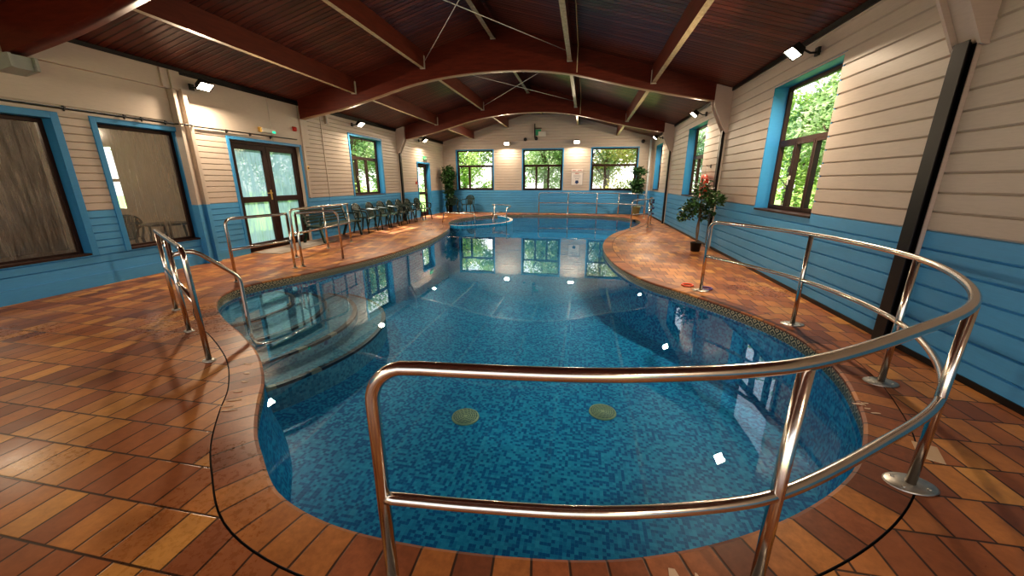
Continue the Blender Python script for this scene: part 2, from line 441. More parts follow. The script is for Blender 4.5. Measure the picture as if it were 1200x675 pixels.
def wall(name, fn, u0, u1, z1, pitch, openings, limit=None, t=.016, g=.013, smooth_zone=None, label=None):
    mb = MB(); z = 0.0; rows = []
    nb = max(1, round(BND / pitch)); pb = BND / nb
    while z < BND - 1e-6: rows.append((z, min(z + pb, BND), 1)); z += pb
    z = BND
    while z < z1 - 1e-6: rows.append((z, min(z + pitch, z1), 0)); z += pitch
    for (a, b, mi) in rows:
        cuts = sorted({a, b} | {v for o in openings for v in (o[2], o[3]) if a < v < b})
        zs = [(a, 0), (a + g, t), (b - g * .35, t), (b, 0)]
        def prof(zz):
            for (p, q) in zip(zs, zs[1:]):
                if p[0] <= zz <= q[0]: return p[1] + (q[1] - p[1]) * (zz - p[0]) / max(1e-9, q[0] - p[0])
            return 0
        for ca, cb in zip(cuts, cuts[1:]):
            zm = (ca + cb) / 2
            lo, hi = u0, u1
            if limit:
                lo, hi = limit(ca)
                lo = max(lo, u0); hi = min(hi, u1)
                if hi <= lo: continue
            segs = [(lo, hi)]
            for o in openings:
                if o[2] < zm < o[3]:
                    ns = []
                    for s0, s1 in segs:
                        if o[1] <= s0 or o[0] >= s1: ns.append((s0, s1)); continue
                        if o[0] > s0: ns.append((s0, o[0]))
                        if o[1] < s1: ns.append((o[1], s1))
                    segs = ns
            lv = [ca] + [q[0] for q in zs if ca < q[0] < cb] + [cb]
            for s0, s1 in segs:
                vs = []
                for zz in lv: vs += [fn(s0, zz, prof(zz)), fn(s1, zz, prof(zz))]
                mb.add(vs, [(2 * i, 2 * i + 1, 2 * i + 3, 2 * i + 2) for i in range(len(lv) - 1)], mi)
    o = mb.build(name, ['cream_paint', 'blue_paint'], recalc=False)
    tag(o, label, 'wall', kind='structure'); return o

# openings: (u0,u1,z0,z1)
OW1 = (2.55, 4.19, .46, 2.32); OW2 = (4.69, 5.86, .46, 2.34); OD1 = (6.84, 8.80, 0, 2.33); OW3 = (10.98, 12.80, 1.07, 2.86); OD2 = (15.72, 17.0, 0, 2.27)
OR1 = (5.68, 7.42, 1.03, 2.96); OR2 = (10.95, 12.75, 1.09, 3.0); OR3 = (16.7, 18.1, 1.15, 3.0)
OF1 = (-6.38, -4.53, 1.10, 2.98); OF2 = (-3.03, -1.12, 1.10, 2.98); OF3 = (.24, 2.30, 1.10, 3.0)
wall('wall_left', WL, YB, YF, 3.62, .105, [OW1, OW2, OD1, OW3, OD2], label='left boarded wall, blue below and cream above')
wall('wall_right', WR, YB, YF, 3.62, .158, [OR1, OR2, OR3], g=.016, t=.018, label='right boarded wall, blue below and cream above')
def lim(z):
    if z <= EZ: return (XL, XR)
    k = (RZ - z) / (RZ - EZ)
    if k <= 0: return (0, 0)
    return (RX - (RX - XL) * k, RX + (XR - RX) * k)
wall('wall_far', WF, XL, XR, RZ, .128, [OF1, OF2, OF3], limit=lim, label='far gable wall with three windows, blue below and cream above')

# ceiling
mb = MB()
for xa in (XL - .35, XR + .35):
    za = roof(xa)
    vs = [(xa, YB - .5, za), (RX, YB - .5, RZ), (RX, YF + .6, RZ), (xa, YF + .6, za)]
    vs += [(x, y, z + .22) for x, y, z in vs]
    mb.add(vs, [(0, 1, 2, 3), (7, 6, 5, 4), (0, 4, 5, 1), (1, 5, 6, 2), (2, 6, 7, 3), (3, 7, 4, 0)])
tag(mb.build('ceiling', 'ceiling_board'), 'dark red boarded ceiling sloping to a central ridge', 'ceiling', kind='structure')

m = MB(); vs = [(XL - .2, 2.75), (XR + .2, 2.75), (XR + .2, roof(XR) + .05), (RX, RZ + .1), (XL - .2, roof(XL) + .05)]
m.prism(vs, -YB, -YB + .12, fn=lambda x, z, y: (x, -y, z))
tag(m.build('wall_back_shade', 'cream_paint'), 'unseen upper wall added to shade the ceiling, left open below for sky fill', 'wall', kind='structure')  # unseen wall added to darken the roof; gap below admits sky fill
# eaves trim / ledges
mb = MB(); mb.box((XL, YB, 3.33), (XL + .05, YF, 3.40)); mb.box((XL + .012, 6.1, 3.30), (XL + .03, YF, 3.34))
tag(mb.build('trim_1', 'steel_black'), 'dark trim where the left wall meets the ceiling', 'trim', kind='structure')
mb = MB(); mb.box((XR - .05, YB, 3.33), (XR, YF, 3.40))
tag(mb.build('trim_2', 'steel_black'), 'dark trim where the right wall meets the ceiling', 'trim', kind='structure')
mb = MB(); mb.box((XL + .02, YF - .045, 3.33), (XR - .02, YF, 3.39))
tag(mb.build('trim_3', 'white_paint'), 'cream ledge across the far wall below the gable boards', 'trim', kind='structure')
mb = MB(); mb.box((XR - .03, YB, 0), (XR - .001, YF, .05))
tag(mb.build('baseboard_right', 'steel_black'), 'dark joint strip along the foot of the right wall', 'baseboard', kind='structure')
mb = MB(); mb.box((XL, YB, 0), (XL + .025, 6.8, .05)); mb.box((XL, 8.85, 0), (XL + .025, 15.68, .04)); mb.box((XL, 17.05, 0), (XL + .025, YF, .04))
tag(mb.build('baseboard_left', 'blue_paint'), 'blue skirting along the foot of the left wall', 'baseboard', kind='structure')
# plywood boxing on near left wall + pilaster
mb = MB()
mb.box((XL, YB, 2.50), (XL + .03, 5.80, 3.34)); mb.box((XL, YB, 3.02), (XL + .085, 6.05, 3.33))
mb.box((XL, 5.82, 0), (XL + .14, 5.88, BND), 1); mb.box((XL, 5.82, BND), (XL + .14, 5.88, 3.02))
mb.box((XL, 5.98, 0), (XL + .14, 6.06, BND), 1); mb.box((XL, 5.98, BND), (XL + .14, 6.06, 3.05)); mb.box((XL, 5.88, 0), (XL + .06, 5.98, BND), 1); mb.box((XL, 5.88, BND), (XL + .06, 5.98, 3.02))
mb.box((XL, 6.06, 2.36), (XL + .02, 9.2, 3.33))
mb.box((XL, 7.98, 2.36), (XL + .03, 8.0, 3.33)); mb.box((XL, 8.92, BND), (XL + .05, 9.0, 3.3)); mb.box((XL, 9.72, BND), (XL + .03, 9.75, 3.25)); mb.box((XL, 9.72, 0), (XL + .03, 9.75, BND), 1)
mb.box((XL + .085, 5.70, 3.03), (XL + .12, 5.76, 3.32)); mb.box((XL + .085, 5.85, 3.03), (XL + .12, 5.9, 3.32))
tag(mb.build('trim_4', ['cream_paint', 'blue_paint'], bevel=.006), 'cream plywood boxing and pilaster on the near left wall', 'trim', kind='structure')
mb = MB(); mb.box((XL, YB, 0), (XL + .04, 6.83, .18)); mb.box((XL, YB, .18), (XL + .02, 6.83, .28))
tag(mb.build('trim_5', 'blue_paint'), 'deep blue board along the foot of the near left wall', 'trim', kind='structure')

# ------------------------------------------------------------------ windows
def bx(mb, fn, u0, u1, z0, z1, d0, d1, mi=0): mb.box((u0, z0, d0), (u1, z1, d1), mi, fn=lambda u, z, d: fn(u, z, d))
wcount = [0]
def window(fn, op, label, lights, transom=None, depth=.2, glass='window_glass', casing=.07, sill=True, handle=None, casing_out=.02, reveal='trim_blue'):
    wcount[0] += 1; u0, u1, z0, z1 = op
    t = thing('window_%d' % wcount[0], label, 'window', fn((u0 + u1) / 2, z0, 0), kind='structure')
    inv = Matrix.Translation(-Vector(t.location)); F = lambda u, z, d: tuple(Vector(fn(u, z, d)) - Vector(t.location))
    m = MB()
    e = .012
    bx(m, F, u0 - e, u0, z0 - e, z1 + e, -depth, .013); bx(m, F, u1, u1 + e, z0 - e, z1 + e, -depth, .013)
    bx(m, F, u0, u1, z1, z1 + e, -depth, .013); bx(m, F, u0, u1, z0 - e, z0, -depth, .013)
    r = m.build('reveal', reveal, t)
    if casing:
        m = MB(); c = casing
        bx(m, F, u0 - c, u0, z0 - .01, z1 + c, .005, casing_out + .012); bx(m, F, u1, u1 + c, z0 - .01, z1 + c, .005, casing_out + .012); bx(m, F, u0, u1, z1, z1 + c, .005, casing_out + .012)
        m.build('casing', 'trim_blue', t, bevel=.004)
    fw = .055; m = MB()
    a0, a1, b0, b1 = u0, u1, z0, z1
    da, db = -depth + .01, -depth + .07
    bx(m, F, a0, a0 + fw, b0, b1, da, db); bx(m, F, a1 - fw, a1, b0, b1, da, db); bx(m, F, a0 + fw, a1 - fw, b1 - fw, b1, da, db); bx(m, F, a0 + fw, a1 - fw, b0, b0 + fw, da, db)
    panes = []
    if transom:
        bx(m, F, a0 + fw, a1 - fw, transom - .03, transom + .03, da, db)
        panes.append((a0 + fw, a1 - fw, transom + .03, b1 - fw))
        top = transom - .03
    else: top = b1 - fw
    fr = m.build('frame', 'frame_brown', t, bevel=.004)
    xs = [a0 + fw] + [a0 + fw + (a1 - a0 - 2 * fw) * f for f in lights] + [a1 - fw]
    for i, (p, q) in enumerate(zip(xs, xs[1:])):
        panes.append((p, q, b0 + fw, top))
        if len(xs) > 2 or transom:
            s = MB(); w = .042
            pa, pb = p + (.0 if i == 0 else .004), q - (.0 if i == len(xs) - 2 else .004)
            bx(s, F, pa, pa + w, b0 + fw, top, da + .005, db + .012); bx(s, F, pb - w, pb, b0 + fw, top, da + .005, db + .012)
            bx(s, F, pa + w, pb - w, top - w, top, da + .005, db + .012); bx(s, F, pa + w, pb - w, b0 + fw, b0 + fw + w, da + .005, db + .012)
            so = s.build('sash', 'frame_brown', t, bevel=.003)
            if handle is not None and i == handle:
                h = MB(); zc = (b0 + top) / 2; hu = pb - w / 2
                bx(h, F, hu - .012, hu + .012, zc - .03, zc + .03, db + .012, db + .03); bx(h, F, hu - .008, hu + .008, zc - .11, zc + .01, db + .03, db + .045)
                tag(h.build('window_handle', 'sign_white', so, bevel=.003), 'small white window handle')
    for (p, q, za, zb) in panes:
        g = MB(); dd = -depth + .035
        g.add([F(p, za, dd), F(q, za, dd), F(q, zb, dd), F(p, zb, dd)], [(0, 1, 2, 3)])
        g.build('pane', glass, t, recalc=False)
    if sill:
        m = MB(); bx(m, F, u0 + .005, u1 - .005, z0 + .001, z0 + .03, -depth + .071, .03 if sill is True else sill); m.build('window_sill', 'frame_brown', t, bevel=.004)
    return t
W1 = window(WL, OW1, 'nearest large misted window on the left wall, cut by the photo edge', [], glass='misted_glass', casing=.085)
W2 = window(WL, OW2, 'misted window on the left wall with a chair and table seen through it', [], glass='misted_glass', casing=.075)
W3 = window(WL, OW3, 'three-light window high on the left wall above the green bench', [.27, .6], 2.25, handle=0, sill=.02, depth=.22)
W4 = window(WR, OR1, 'large near window on the right wall with deep blue reveal', [.36, .68], 2.12, depth=.26, handle=1, casing=.03, casing_out=.004)
W5 = window(WR, OR2, 'middle window on the right wall beside the red life rings', [.36, .68], 2.2, depth=.26, casing=.03, casing_out=.004)
W6 = window(WR, OR3, 'farthest narrow window on the right wall near the corner', [.5], 2.25, depth=.26, casing=.03, casing_out=.004)
W7 = window(WF, OF1, 'left window of the far wall with bright green foliage behind', [.32], 2.27, casing=.05, depth=.16, sill=.02)
W8 = window(WF, OF2, 'middle window of the far wall with three lower lights', [.33, .66], 2.27, casing=.05, depth=.16, handle=0, sill=.02)
W9 = window(WF, OF3, 'right window of the far wall with autumn foliage behind', [.30], 2.27, casing=.05, depth=.16, handle=0, sill=.02)

# doors
def door(n, fn, op, label, leaves, depth, glass, rail_z, casing=.06, handle=True, only_reveal=True):
    u0, u1, z0, z1 = op
    t = thing('door_%d' % n, label, 'door', fn((u0 + u1) / 2, 0, 0), kind='structure')
    F = lambda u, z, d: tuple(Vector(fn(u, z, d)) - Vector(t.location))
    m = MB(); e = .012
    bx(m, F, u0 - e, u0, 0, z1 + e, -depth, .013); bx(m, F, u1, u1 + e, 0, z1 + e, -depth, .013); bx(m, F, u0, u1, z1, z1 + e, -depth, .013)
    m.build('reveal', 'trim_blue' if n == 2 else 'cream_paint', t)
    m = MB(); c = casing
    bx(m, F, u0 - c, u0, 0, z1 + c, .005, .035); bx(m, F, u1, u1 + c, 0, z1 + c, .005, .035); bx(m, F, u0, u1, z1, z1 + c, .005, .035)
    m.build('casing', 'trim_blue', t, bevel=.004)
    fw = .06; m = MB(); da, db = -depth + .01, -depth + .08
    bx(m, F, u0, u0 + fw, 0, z1, da, db); bx(m, F, u1 - fw, u1, 0, z1, da, db); bx(m, F, u0 + fw, u1 - fw, z1 - fw, z1, da, db); bx(m, F, u0 + fw, u1 - fw, 0, .05, da, db)
    m.build('door_frame', 'frame_brown', t, bevel=.004)
    W = (u1 - u0 - 2 * fw) / leaves
    for i in range(leaves):
        a = u0 + fw + i * W + .004; b = a + W - .008; s = MB(); w = .10
        x0, x1 = da + .008, db + .015; zt = z1 - fw - .004
        bx(s, F, a, a + w, .055, zt, x0, x1); bx(s, F, b - w, b, .055, zt, x0, x1)
        bx(s, F, a + w, b - w, zt - w, zt, x0, x1); bx(s, F, a + w, b - w, .055, .055 + .12, x0, x1); bx(s, F, a + w, b - w, rail_z - .06, rail_z + .06, x0, x1)
        lf = s.build('door_leaf', 'frame_brown', t, bevel=.004)
        for (p, q) in ((.175, rail_z - .06), (rail_z + .06, zt - w)):
            g = MB(); dd = -depth + .05; g.add([F(a + w, p, dd), F(b - w, p, dd), F(b - w, q, dd), F(a + w, q, dd)], [(0, 1, 2, 3)]); g.build('pane', glass, lf, recalc=False)
        if handle and (i == 0):
            h = MB(); hu = b - w / 2
            bx(h, F, hu - .02, hu + .02, rail_z - .02, rail_z + .2, x1, x1 + .012); bx(h, F, hu - .13, hu + .01, rail_z + .12, rail_z + .14, x1 + .03, x1 + .045); bx(h, F, hu - .01, hu + .01, rail_z + .12, rail_z + .14, x1, x1 + .045)
            tag(h.build('door_handle', 'brass', lf, bevel=.003), 'brass lever handle')
    return t
door(1, WL, OD1, 'brown glazed double door on the left wall with misted glass', 2, .16, 'misted_door_glass', 1.12)
door(2, WL, OD2, 'narrow brown glazed door at the far end of the left wall', 1, .22, 'window_glass', 1.0)

# ------------------------------------------------------------------ pool outline
PO = [(-2.38, 2.17), (-2.2, 1.94), (-1.95, 1.66), (-1.74, 1.48), (-1.45, 1.27), (-1.1, 1.16), (-.71, 1.13), (-.22, 1.155), (.19, 1.22), (.55, 1.34), (.88, 1.5), (1.15, 1.67), (1.38, 1.85), (1.57, 2.04), (1.74, 2.27), (1.88, 2.5), (2.0, 2.78), (2.11, 3.1), (2.19, 3.55), (2.18, 4.0), (2.06, 4.4), (1.88, 4.75), (1.66, 5.1), (1.38, 5.5), (1.08, 5.9), (.78, 6.6), (.57, 7.7), (.50, 9.05), (.64, 10.45), (.96, 11.75), (1.5, 13.05), (2.0, 14.4), (2.2, 15.5), (2.08, 16.55), (1.5, 17.45), (.6, 17.95), (-.6, 18.15), (-1.9, 18.15), (-3.1, 17.95), (-4.1, 17.35), (-4.85, 16.4), (-5.2, 15.3), (-5.2, 14.3), (-4.98, 13.45), (-4.66, 12.7), (-4.40, 11.9), (-4.22, 10.9), (-4.05, 9.6), (-4.03, 8.6), (-4.08, 7.6), (-4.2, 6.8), (-4.38, 6.1), (-4.57, 5.52), (-4.76, 5.06), (-4.90, 4.71), (-4.93, 4.36), (-4.79, 4.01), (-4.53, 3.72), (-4.27, 3.51), (-3.88, 3.25), (-3.48, 3.02), (-3.16, 2.82), (-2.87, 2.62), (-2.61, 2.40)]
OUT = [Vector((p.x, p.y)) for p in catmull([(x, y, 0) for x, y in PO], True, 5)]
NP = len(OUT)
def offset(poly, d):
    n = len(poly); o = []
    for i in range(n):
        t = (poly[(i + 2) % n] - poly[i - 2]).normalized(); o.append(poly[i] + Vector((t.y, -t.x)) * d)   # outward for ccw
    return o
CW = .215
CO = offset(OUT, CW); IN = offset(OUT, -.09); LIP = offset(OUT, -.018)
arc = [0]
for i in range(NP): arc.append(arc[-1] + (OUT[(i + 1) % NP] - OUT[i]).length)
# floor deck with hole
bound = [Vector((XL - .3, YB - .5)), Vector((XR + .3, YB - .5)), Vector((XR + .3, YF + .3)), Vector((XL - .3, YF + .3))]
tri = tessellate_polygon([[Vector((*p, 0)) for p in bound], [Vector((*p, 0)) for p in CO]])
allp = [(p.x, p.y, 0) for p in bound] + [(p.x, p.y, 0) for p in CO]
mb = MB(); mb.add(allp, [tuple(t) for t in tri])
fl = mb.build('floor', 'deck_tile', recalc=False)
for p in fl.data.polygons:
    if p.normal.z < 0: p.flip()
tag(fl, 'wet quarry tiled pool deck in brown and orange tiles', 'floor', kind='structure')
# pool thing
pool = thing('swimming_pool', 'curved indoor swimming pool lined with blue mosaic tiles', 'pool', (0, 0, 0))
def ringstrip(A, za, B, zb, mb, va, vb, mi=0):
    for i in range(NP):
        j = (i + 1) % NP
        mb.add([(A[i].x, A[i].y, za), (A[j].x, A[j].y, za), (B[j].x, B[j].y, zb), (B[i].x, B[i].y, zb)], [(0, 1, 2, 3)], mi, False, [[(arc[i], va), (arc[i + 1], va), (arc[i + 1], vb), (arc[i], vb)]])
FLZ = -.85; WZ = -.09
mb = MB(); G = offset(OUT, CW - .009)
ringstrip(CO, 0, CO, -.012, mb, -.02, -.01, 1); ringstrip(CO, -.012, G, -.012, mb, -.02, -.01, 1); ringstrip(G, -.012, G, .003, mb, .01, .012, 1)
ringstrip(G, .003, OUT, .006, mb, .01, .225); ringstrip(OUT, .006, LIP, -.004, mb, .225, .25); ringstrip(LIP, -.004, LIP, -.022, mb, .25, .27); ringstrip(LIP, -.022, OUT, -.024, mb, .27, .28)
tag(mb.build('pool_coping', ['coping_tile', 'void'], pool, recalc=False), 'ring of red brown coping tiles round the pool edge')
mb = MB(); ringstrip(OUT, -.02, OUT, -.135, mb, 0, .115)
tag(mb.build('mosaic_band', 'greek_band', pool, recalc=False), 'dark and cream patterned tile band at the waterline')
mb = MB(); B1 = offset(OUT, -.03)
ringstrip(OUT, -.135, B1, -.6, mb, 0, .465); ringstrip(B1, -.6, IN, FLZ, mb, .465, .75)
tag(mb.build('pool_side', 'mosaic_wall', pool, recalc=False), 'dark blue mosaic pool side')
def flat(poly, z, name, mat, par):
    t = tessellate_polygon([[Vector((*p, 0)) for p in poly]]); m = MB(); m.add([(p.x, p.y, z) for p in poly], [tuple(x) for x in t])
    o = m.build(name, mat, par, recalc=False)
    for p in o.data.polygons:
        if p.normal.z < 0: p.flip()
    return o
m = MB(); m.add([(-5.6, .8, FLZ), (2.6, .8, FLZ), (2.6, 18.5, FLZ), (-5.6, 18.5, FLZ)], [(0, 1, 2, 3)])
tag(m.build('pool_floor', 'mosaic_floor', pool, recalc=False), 'mid blue mosaic pool floor')
flat(offset(OUT, -.002), WZ, 'water', 'pool_water', pool)
# steps
P0 = Vector((-4.55, 4.25)); C0 = Vector((-4.85, 4.1))
def inside_clip(r):
    pts = []
    for k in range(160):
        a = 2 * PI * k / 160; d = Vector((math.cos(a), math.sin(a)))
        w = P0 - C0; b = w.dot(d); disc = b * b - (w.dot(w) - r * r)
        tc = -b + math.sqrt(max(disc, 0)); best = tc; hit = False
        for i in range(NP):
            p, q = OUT[i], OUT[(i + 1) % NP]; e = q - p; den = d.x * e.y - d.y * e.x
            if abs(den) < 1e-9: continue
            s = ((p.x - P0.x) * e.y - (p.y - P0.y) * e.x) / den; u = ((p.x - P0.x) * d.y - (p.y - P0.y) * d.x) / den
            if s > 0 and -1e-6 <= u <= 1 + 1e-6 and s - .004 < best: best = s - .004; hit = True
        pts.append((P0 + d * best, hit))
    return pts
zprev = [-.19, -.31, -.43, -.56]
for r, z in zip((.87, 1.27, 1.69, 2.10), zprev):
    pts = inside_clip(r); poly = [p for p, h in pts]; n = len(poly)
    m = MB(); m.add([(p.x, p.y, z) for p in poly], [tuple(range(n))], 0)
    for i in range(n):
        j = (i + 1) % n
        m.add([(poly[i].x, poly[i].y, z), (poly[j].x, poly[j].y, z), (poly[j].x, poly[j].y, FLZ), (poly[i].x, poly[i].y, FLZ)], [(0, 3, 2, 1)], 0)
    st = m.build('pool_step', 'step_tile', pool)
    tag(st, 'pale tiled curved underwater step')
    m = MB(); acc = 0
    for i in range(n):
        j = (i + 1) % n
        if pts[i][1] or pts[j][1]: continue
        a, b = poly[i], poly[j]; ia = a + (C0 - a).normalized() * .075; ib = b + (C0 - b).normalized() * .045; l = (b - a).length
        m.add([(a.x, a.y, z + .004), (b.x, b.y, z + .004), (ib.x, ib.y, z + .004), (ia.x, ia.y, z + .004)], [(0, 1, 2, 3)], 0, False, [[(acc, 0), (acc + l, 0), (acc + l, .045), (acc, .045)]])
        oa = a + (a - C0).normalized() * .003; ob = b + (b - C0).normalized() * .003
        m.add([(oa.x, oa.y, z + .004), (ob.x, ob.y, z + .004), (ob.x, ob.y, z - .03), (oa.x, oa.y, z - .03)], [(0, 1, 2, 3)], 0, False, [[(acc, 0), (acc + l, 0), (acc + l, .04), (acc, .04)]])
        acc += l
    tag(m.build('step_nosing', 'nosing_tile', st, recalc=False), 'black tiled step edge')
# drains
for (x, y) in ((-1.10, 3.22), (.30, 3.57)):
    m = MB(); m.lathe([(.142, 0), (.139, .012), (.0, .016)], (x, y, FLZ), 40)
    d = m.build('drain_cover', 'drain_cover', pool); tag(d, 'round pale green drain cover on the pool floor')
    s = MB()
    for ri, rr in enumerate((.03, .052, .074, .096, .118)):
        nseg = 6 + ri * 3
        for k in range(nseg):
            a0 = 2 * PI * (k + .12) / nseg; a1 = 2 * PI * (k + .88) / nseg
            for q in range(3):
                b0 = a0 + (a1 - a0) * q / 3; b1 = a0 + (a1 - a0) * (q + 1) / 3; w = .0045
                s.add([(x + (rr - w) * math.cos(b0), y + (rr - w) * math.sin(b0), FLZ + .0165), (x + (rr - w) * math.cos(b1), y + (rr - w) * math.sin(b1), FLZ + .0165), (x + (rr + w) * math.cos(b1), y + (rr + w) * math.sin(b1), FLZ + .0165), (x + (rr + w) * math.cos(b0), y + (rr + w) * math.sin(b0), FLZ + .0165)], [(0, 1, 2, 3)])
    s.build('drain_slot', 'drain_slot', d, recalc=False)
# small return inlet on right side, skimmer dark opening at far right
m = MB(); m.box((2.02, 16.35, -.10), (2.10, 16.75, -.02)); tag(m.build('skimmer', 'void', pool), 'dark skimmer opening at the far pool edge')
# spa divider wall
SP = catmull([(-4.86, 13.27, 0), (-4.4, 13.17, 0), (-3.85, 13.42, 0), (-3.35, 13.95, 0), (-3.02, 14.6, 0), (-2.95, 15.3, 0), (-3.1, 16.1, 0), (-3.45, 16.8, 0), (-3.92, 17.35, 0)], k=6)
m = MB(); n = len(SP); vs = []
for i, p in enumerate(SP):
    t = (SP[min(i + 1, n - 1)] - SP[max(i - 1, 0)]).normalized(); r = Vector((t.y, -t.x, 0)) * .06
    vs += [(p.x - r.x, p.y - r.y, -.035), (p.x + r.x, p.y + r.y, -.035), (p.x + r.x, p.y + r.y, FLZ), (p.x - r.x, p.y - r.y, FLZ)]
for i in range(n - 1):
    o = 4 * i; m.add([], [], 0)
m.add(vs, [(4 * i, 4 * i + 1, 4 * i + 5, 4 * i + 4) for i in range(n - 1)] + [(0, 1, 2, 3), (4 * n - 4, 4 * n - 1, 4 * n - 2, 4 * n - 3)], 1)
m.add(vs, [(4 * i + 1, 4 * i + 2, 4 * i + 6, 4 * i + 5) for i in range(n - 1)] + [(4 * i + 3, 4 * i, 4 * i + 4, 4 * i + 7) for i in range(n - 1)], 0)
tag(m.build('spa_wall', ['mosaic_floor', 'poster_paper'], pool), 'low curved wall dividing the small spa pool from the main pool')

# ------------------------------------------------------------------ roof beams
BPTS = [(-7.2, 2.95), (-7.06, 2.98), (-5.88, 3.20), (-4.98, 3.43), (-4.12, 3.66), (-3.3, 3.80), (-2.51, 3.87), (-1.9, 3.89), (-1.35, 3.88), (-.8, 3.83), (-.23, 3.74), (.3, 3.62), (.87, 3.49), (1.95, 3.28), (2.9, 3.12)]
BCUR = catmull([(x, 0, z) for x, z in BPTS], k=8)
def beam_bottom(x):
    for a, b in zip(BCUR, BCUR[1:]):
        if a.x <= x <= b.x: return a.z + (b.z - a.z) * (x - a.x) / max(1e-6, b.x - a.x)
    return 3.1
def beam(yl, yr, label, xa=-7.0, xb=2.64, w=.18):
    m = MB(); xs = [xa + (xb - xa) * i / 60 for i in range(61)]
    vs = []
    Y = lambda x: yl + (yr - yl) * (x - XL) / (XR - XL) - yl
    for x in xs:
        zt = roof(x) + .01; zb = beam_bottom(x); vs += [(x, Y(x) - w / 2, zb), (x, Y(x) + w / 2, zb), (x, Y(x) + w / 2, zt), (x, Y(x) - w / 2, zt)]
    k = len(xs)
    sides = [(4 * i + a, 4 * i + b, 4 * i + 4 + b, 4 * i + 4 + a) for i in range(k - 1) for a, b in ((1, 2), (3, 0))] + [(0, 1, 2, 3), (4 * k - 1, 4 * k - 2, 4 * k - 3, 4 * k - 4)]
    m.add(vs, sides, 0)
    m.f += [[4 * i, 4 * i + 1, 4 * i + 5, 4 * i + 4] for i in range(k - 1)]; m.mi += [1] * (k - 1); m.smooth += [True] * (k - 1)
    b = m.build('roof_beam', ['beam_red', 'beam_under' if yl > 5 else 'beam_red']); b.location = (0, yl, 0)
    tag(b, label, 'beam', 'arched roof beams'); return b
YT = ((3.98, 3.98), (8.95, 9.5), (14.1, 14.9))
def yt(i, x): return YT[i][0] + (YT[i][1] - YT[i][0]) * (x - XL) / (XR - XL)
for (yl, yr), l in zip(YT, ('dark red arched beam nearest the camera, only its left end in the top left corner', 'large dark red arched roof beam across the middle of the hall', 'smaller looking arched roof beam close to the far wall')): beam(yl, yr, l, xa=(-6.72 if yl > 10 else -7.0))
# haunch brackets (boxed gussets) and posts
def haunch(side, y, label, mat='white_paint', post=True):
    fn = (lambda d, z: (XR - d, z)) if side > 0 else (lambda d, z: (XL + d, z))
    prof = [(.0, 2.50), (.07, 2.52), (.33, 3.02), (.36, 3.12), (.36, 3.55), (0, 3.42)]
    prof = [(d, min(z, roof(fn(d, 0)[0]) - .02) if z > 3.3 else z) for d, z in prof]
    if y == 3.95: prof = [(0, 2.78), (.30, 2.83), (.30, 2.98), (.02, 2.98)]
    t = thing('post_bracket', label, 'bracket', (0, y, 0), group='painted brackets under the roof beams')
    m = MB(); w = .13
    # two side cheeks with a recessed web between, like boxed steel
    for y0, y1 in ((-w, -w + .03), (w - .03, w)):
        n = len(prof); vs = [(fn(d, z)[0], yy, z) for yy in (y0, y1) for d, z in prof]
        m.add(vs, [tuple(range(n)), tuple(range(n, 2 * n))[::-1]] + [(i, (i + 1) % n, n + (i + 1) % n, n + i) for i in range(n)])
    n = len(prof); pr2 = [(max(0, d - .05), z) for d, z in prof]
    vs = [(fn(d, z)[0], yy, z) for yy in (-w + .03, w - .03) for d, z in pr2]
    m.add(vs, [(i, (i + 1) % n, n + (i + 1) % n, n + i) for i in range(n)])
    m.build('bracket_box', mat, t)
    if post:
        p = thing('steel_post', ('black steel post standing against the %s wall under the %s bracket' % ('right' if side > 0 else 'left', {3.98: 'nearest', 9.5: 'middle', 14.9: 'farthest', 14.1: 'farthest'}[y])), 'post', (0, y, 0), group='steel posts')
        m = MB(); s = -1 if side > 0 else 1; X0 = XR if side > 0 else XL
        pw = .068 if y < 5 else .06; D = .10
        m.box((X0 + s * .02, -pw, 0), (X0 + s * .032, pw, 2.56)); m.box((X0 + s * .032, -.006, 0), (X0 + s * .09, .006, 2.56)); m.box((X0 + s * .09, -pw, 0), (X0 + s * .102, pw, 2.56))
        m.build('post_section', 'steel_black', p, bevel=.003)
        m = MB(); m.box((X0 + s * .018, -pw - .012, 0), (X0 + s * .05, -pw - .002, 2.55)); m.box((X0 + s * .018, pw + .002, 0), (X0 + s * .05, pw + .012, 2.55))
        m.build('sealing_strip', 'white_paint' if y < 5 else 'cream_paint', p)
haunch(1, 3.98, 'large cream boxed bracket on top of the nearest right post')
haunch(1, 9.5, 'cream bracket at the right end of the middle roof beam')
haunch(1, 14.9, 'small cream bracket at the right end of the farthest roof beam')
haunch(-1, 14.1, 'pale wooden bracket at the left end of the farthest roof beam')
haunch(-1, 3.95, 'grey metal bracket in the top left corner under the near beam', 'grey_plate', post=False)

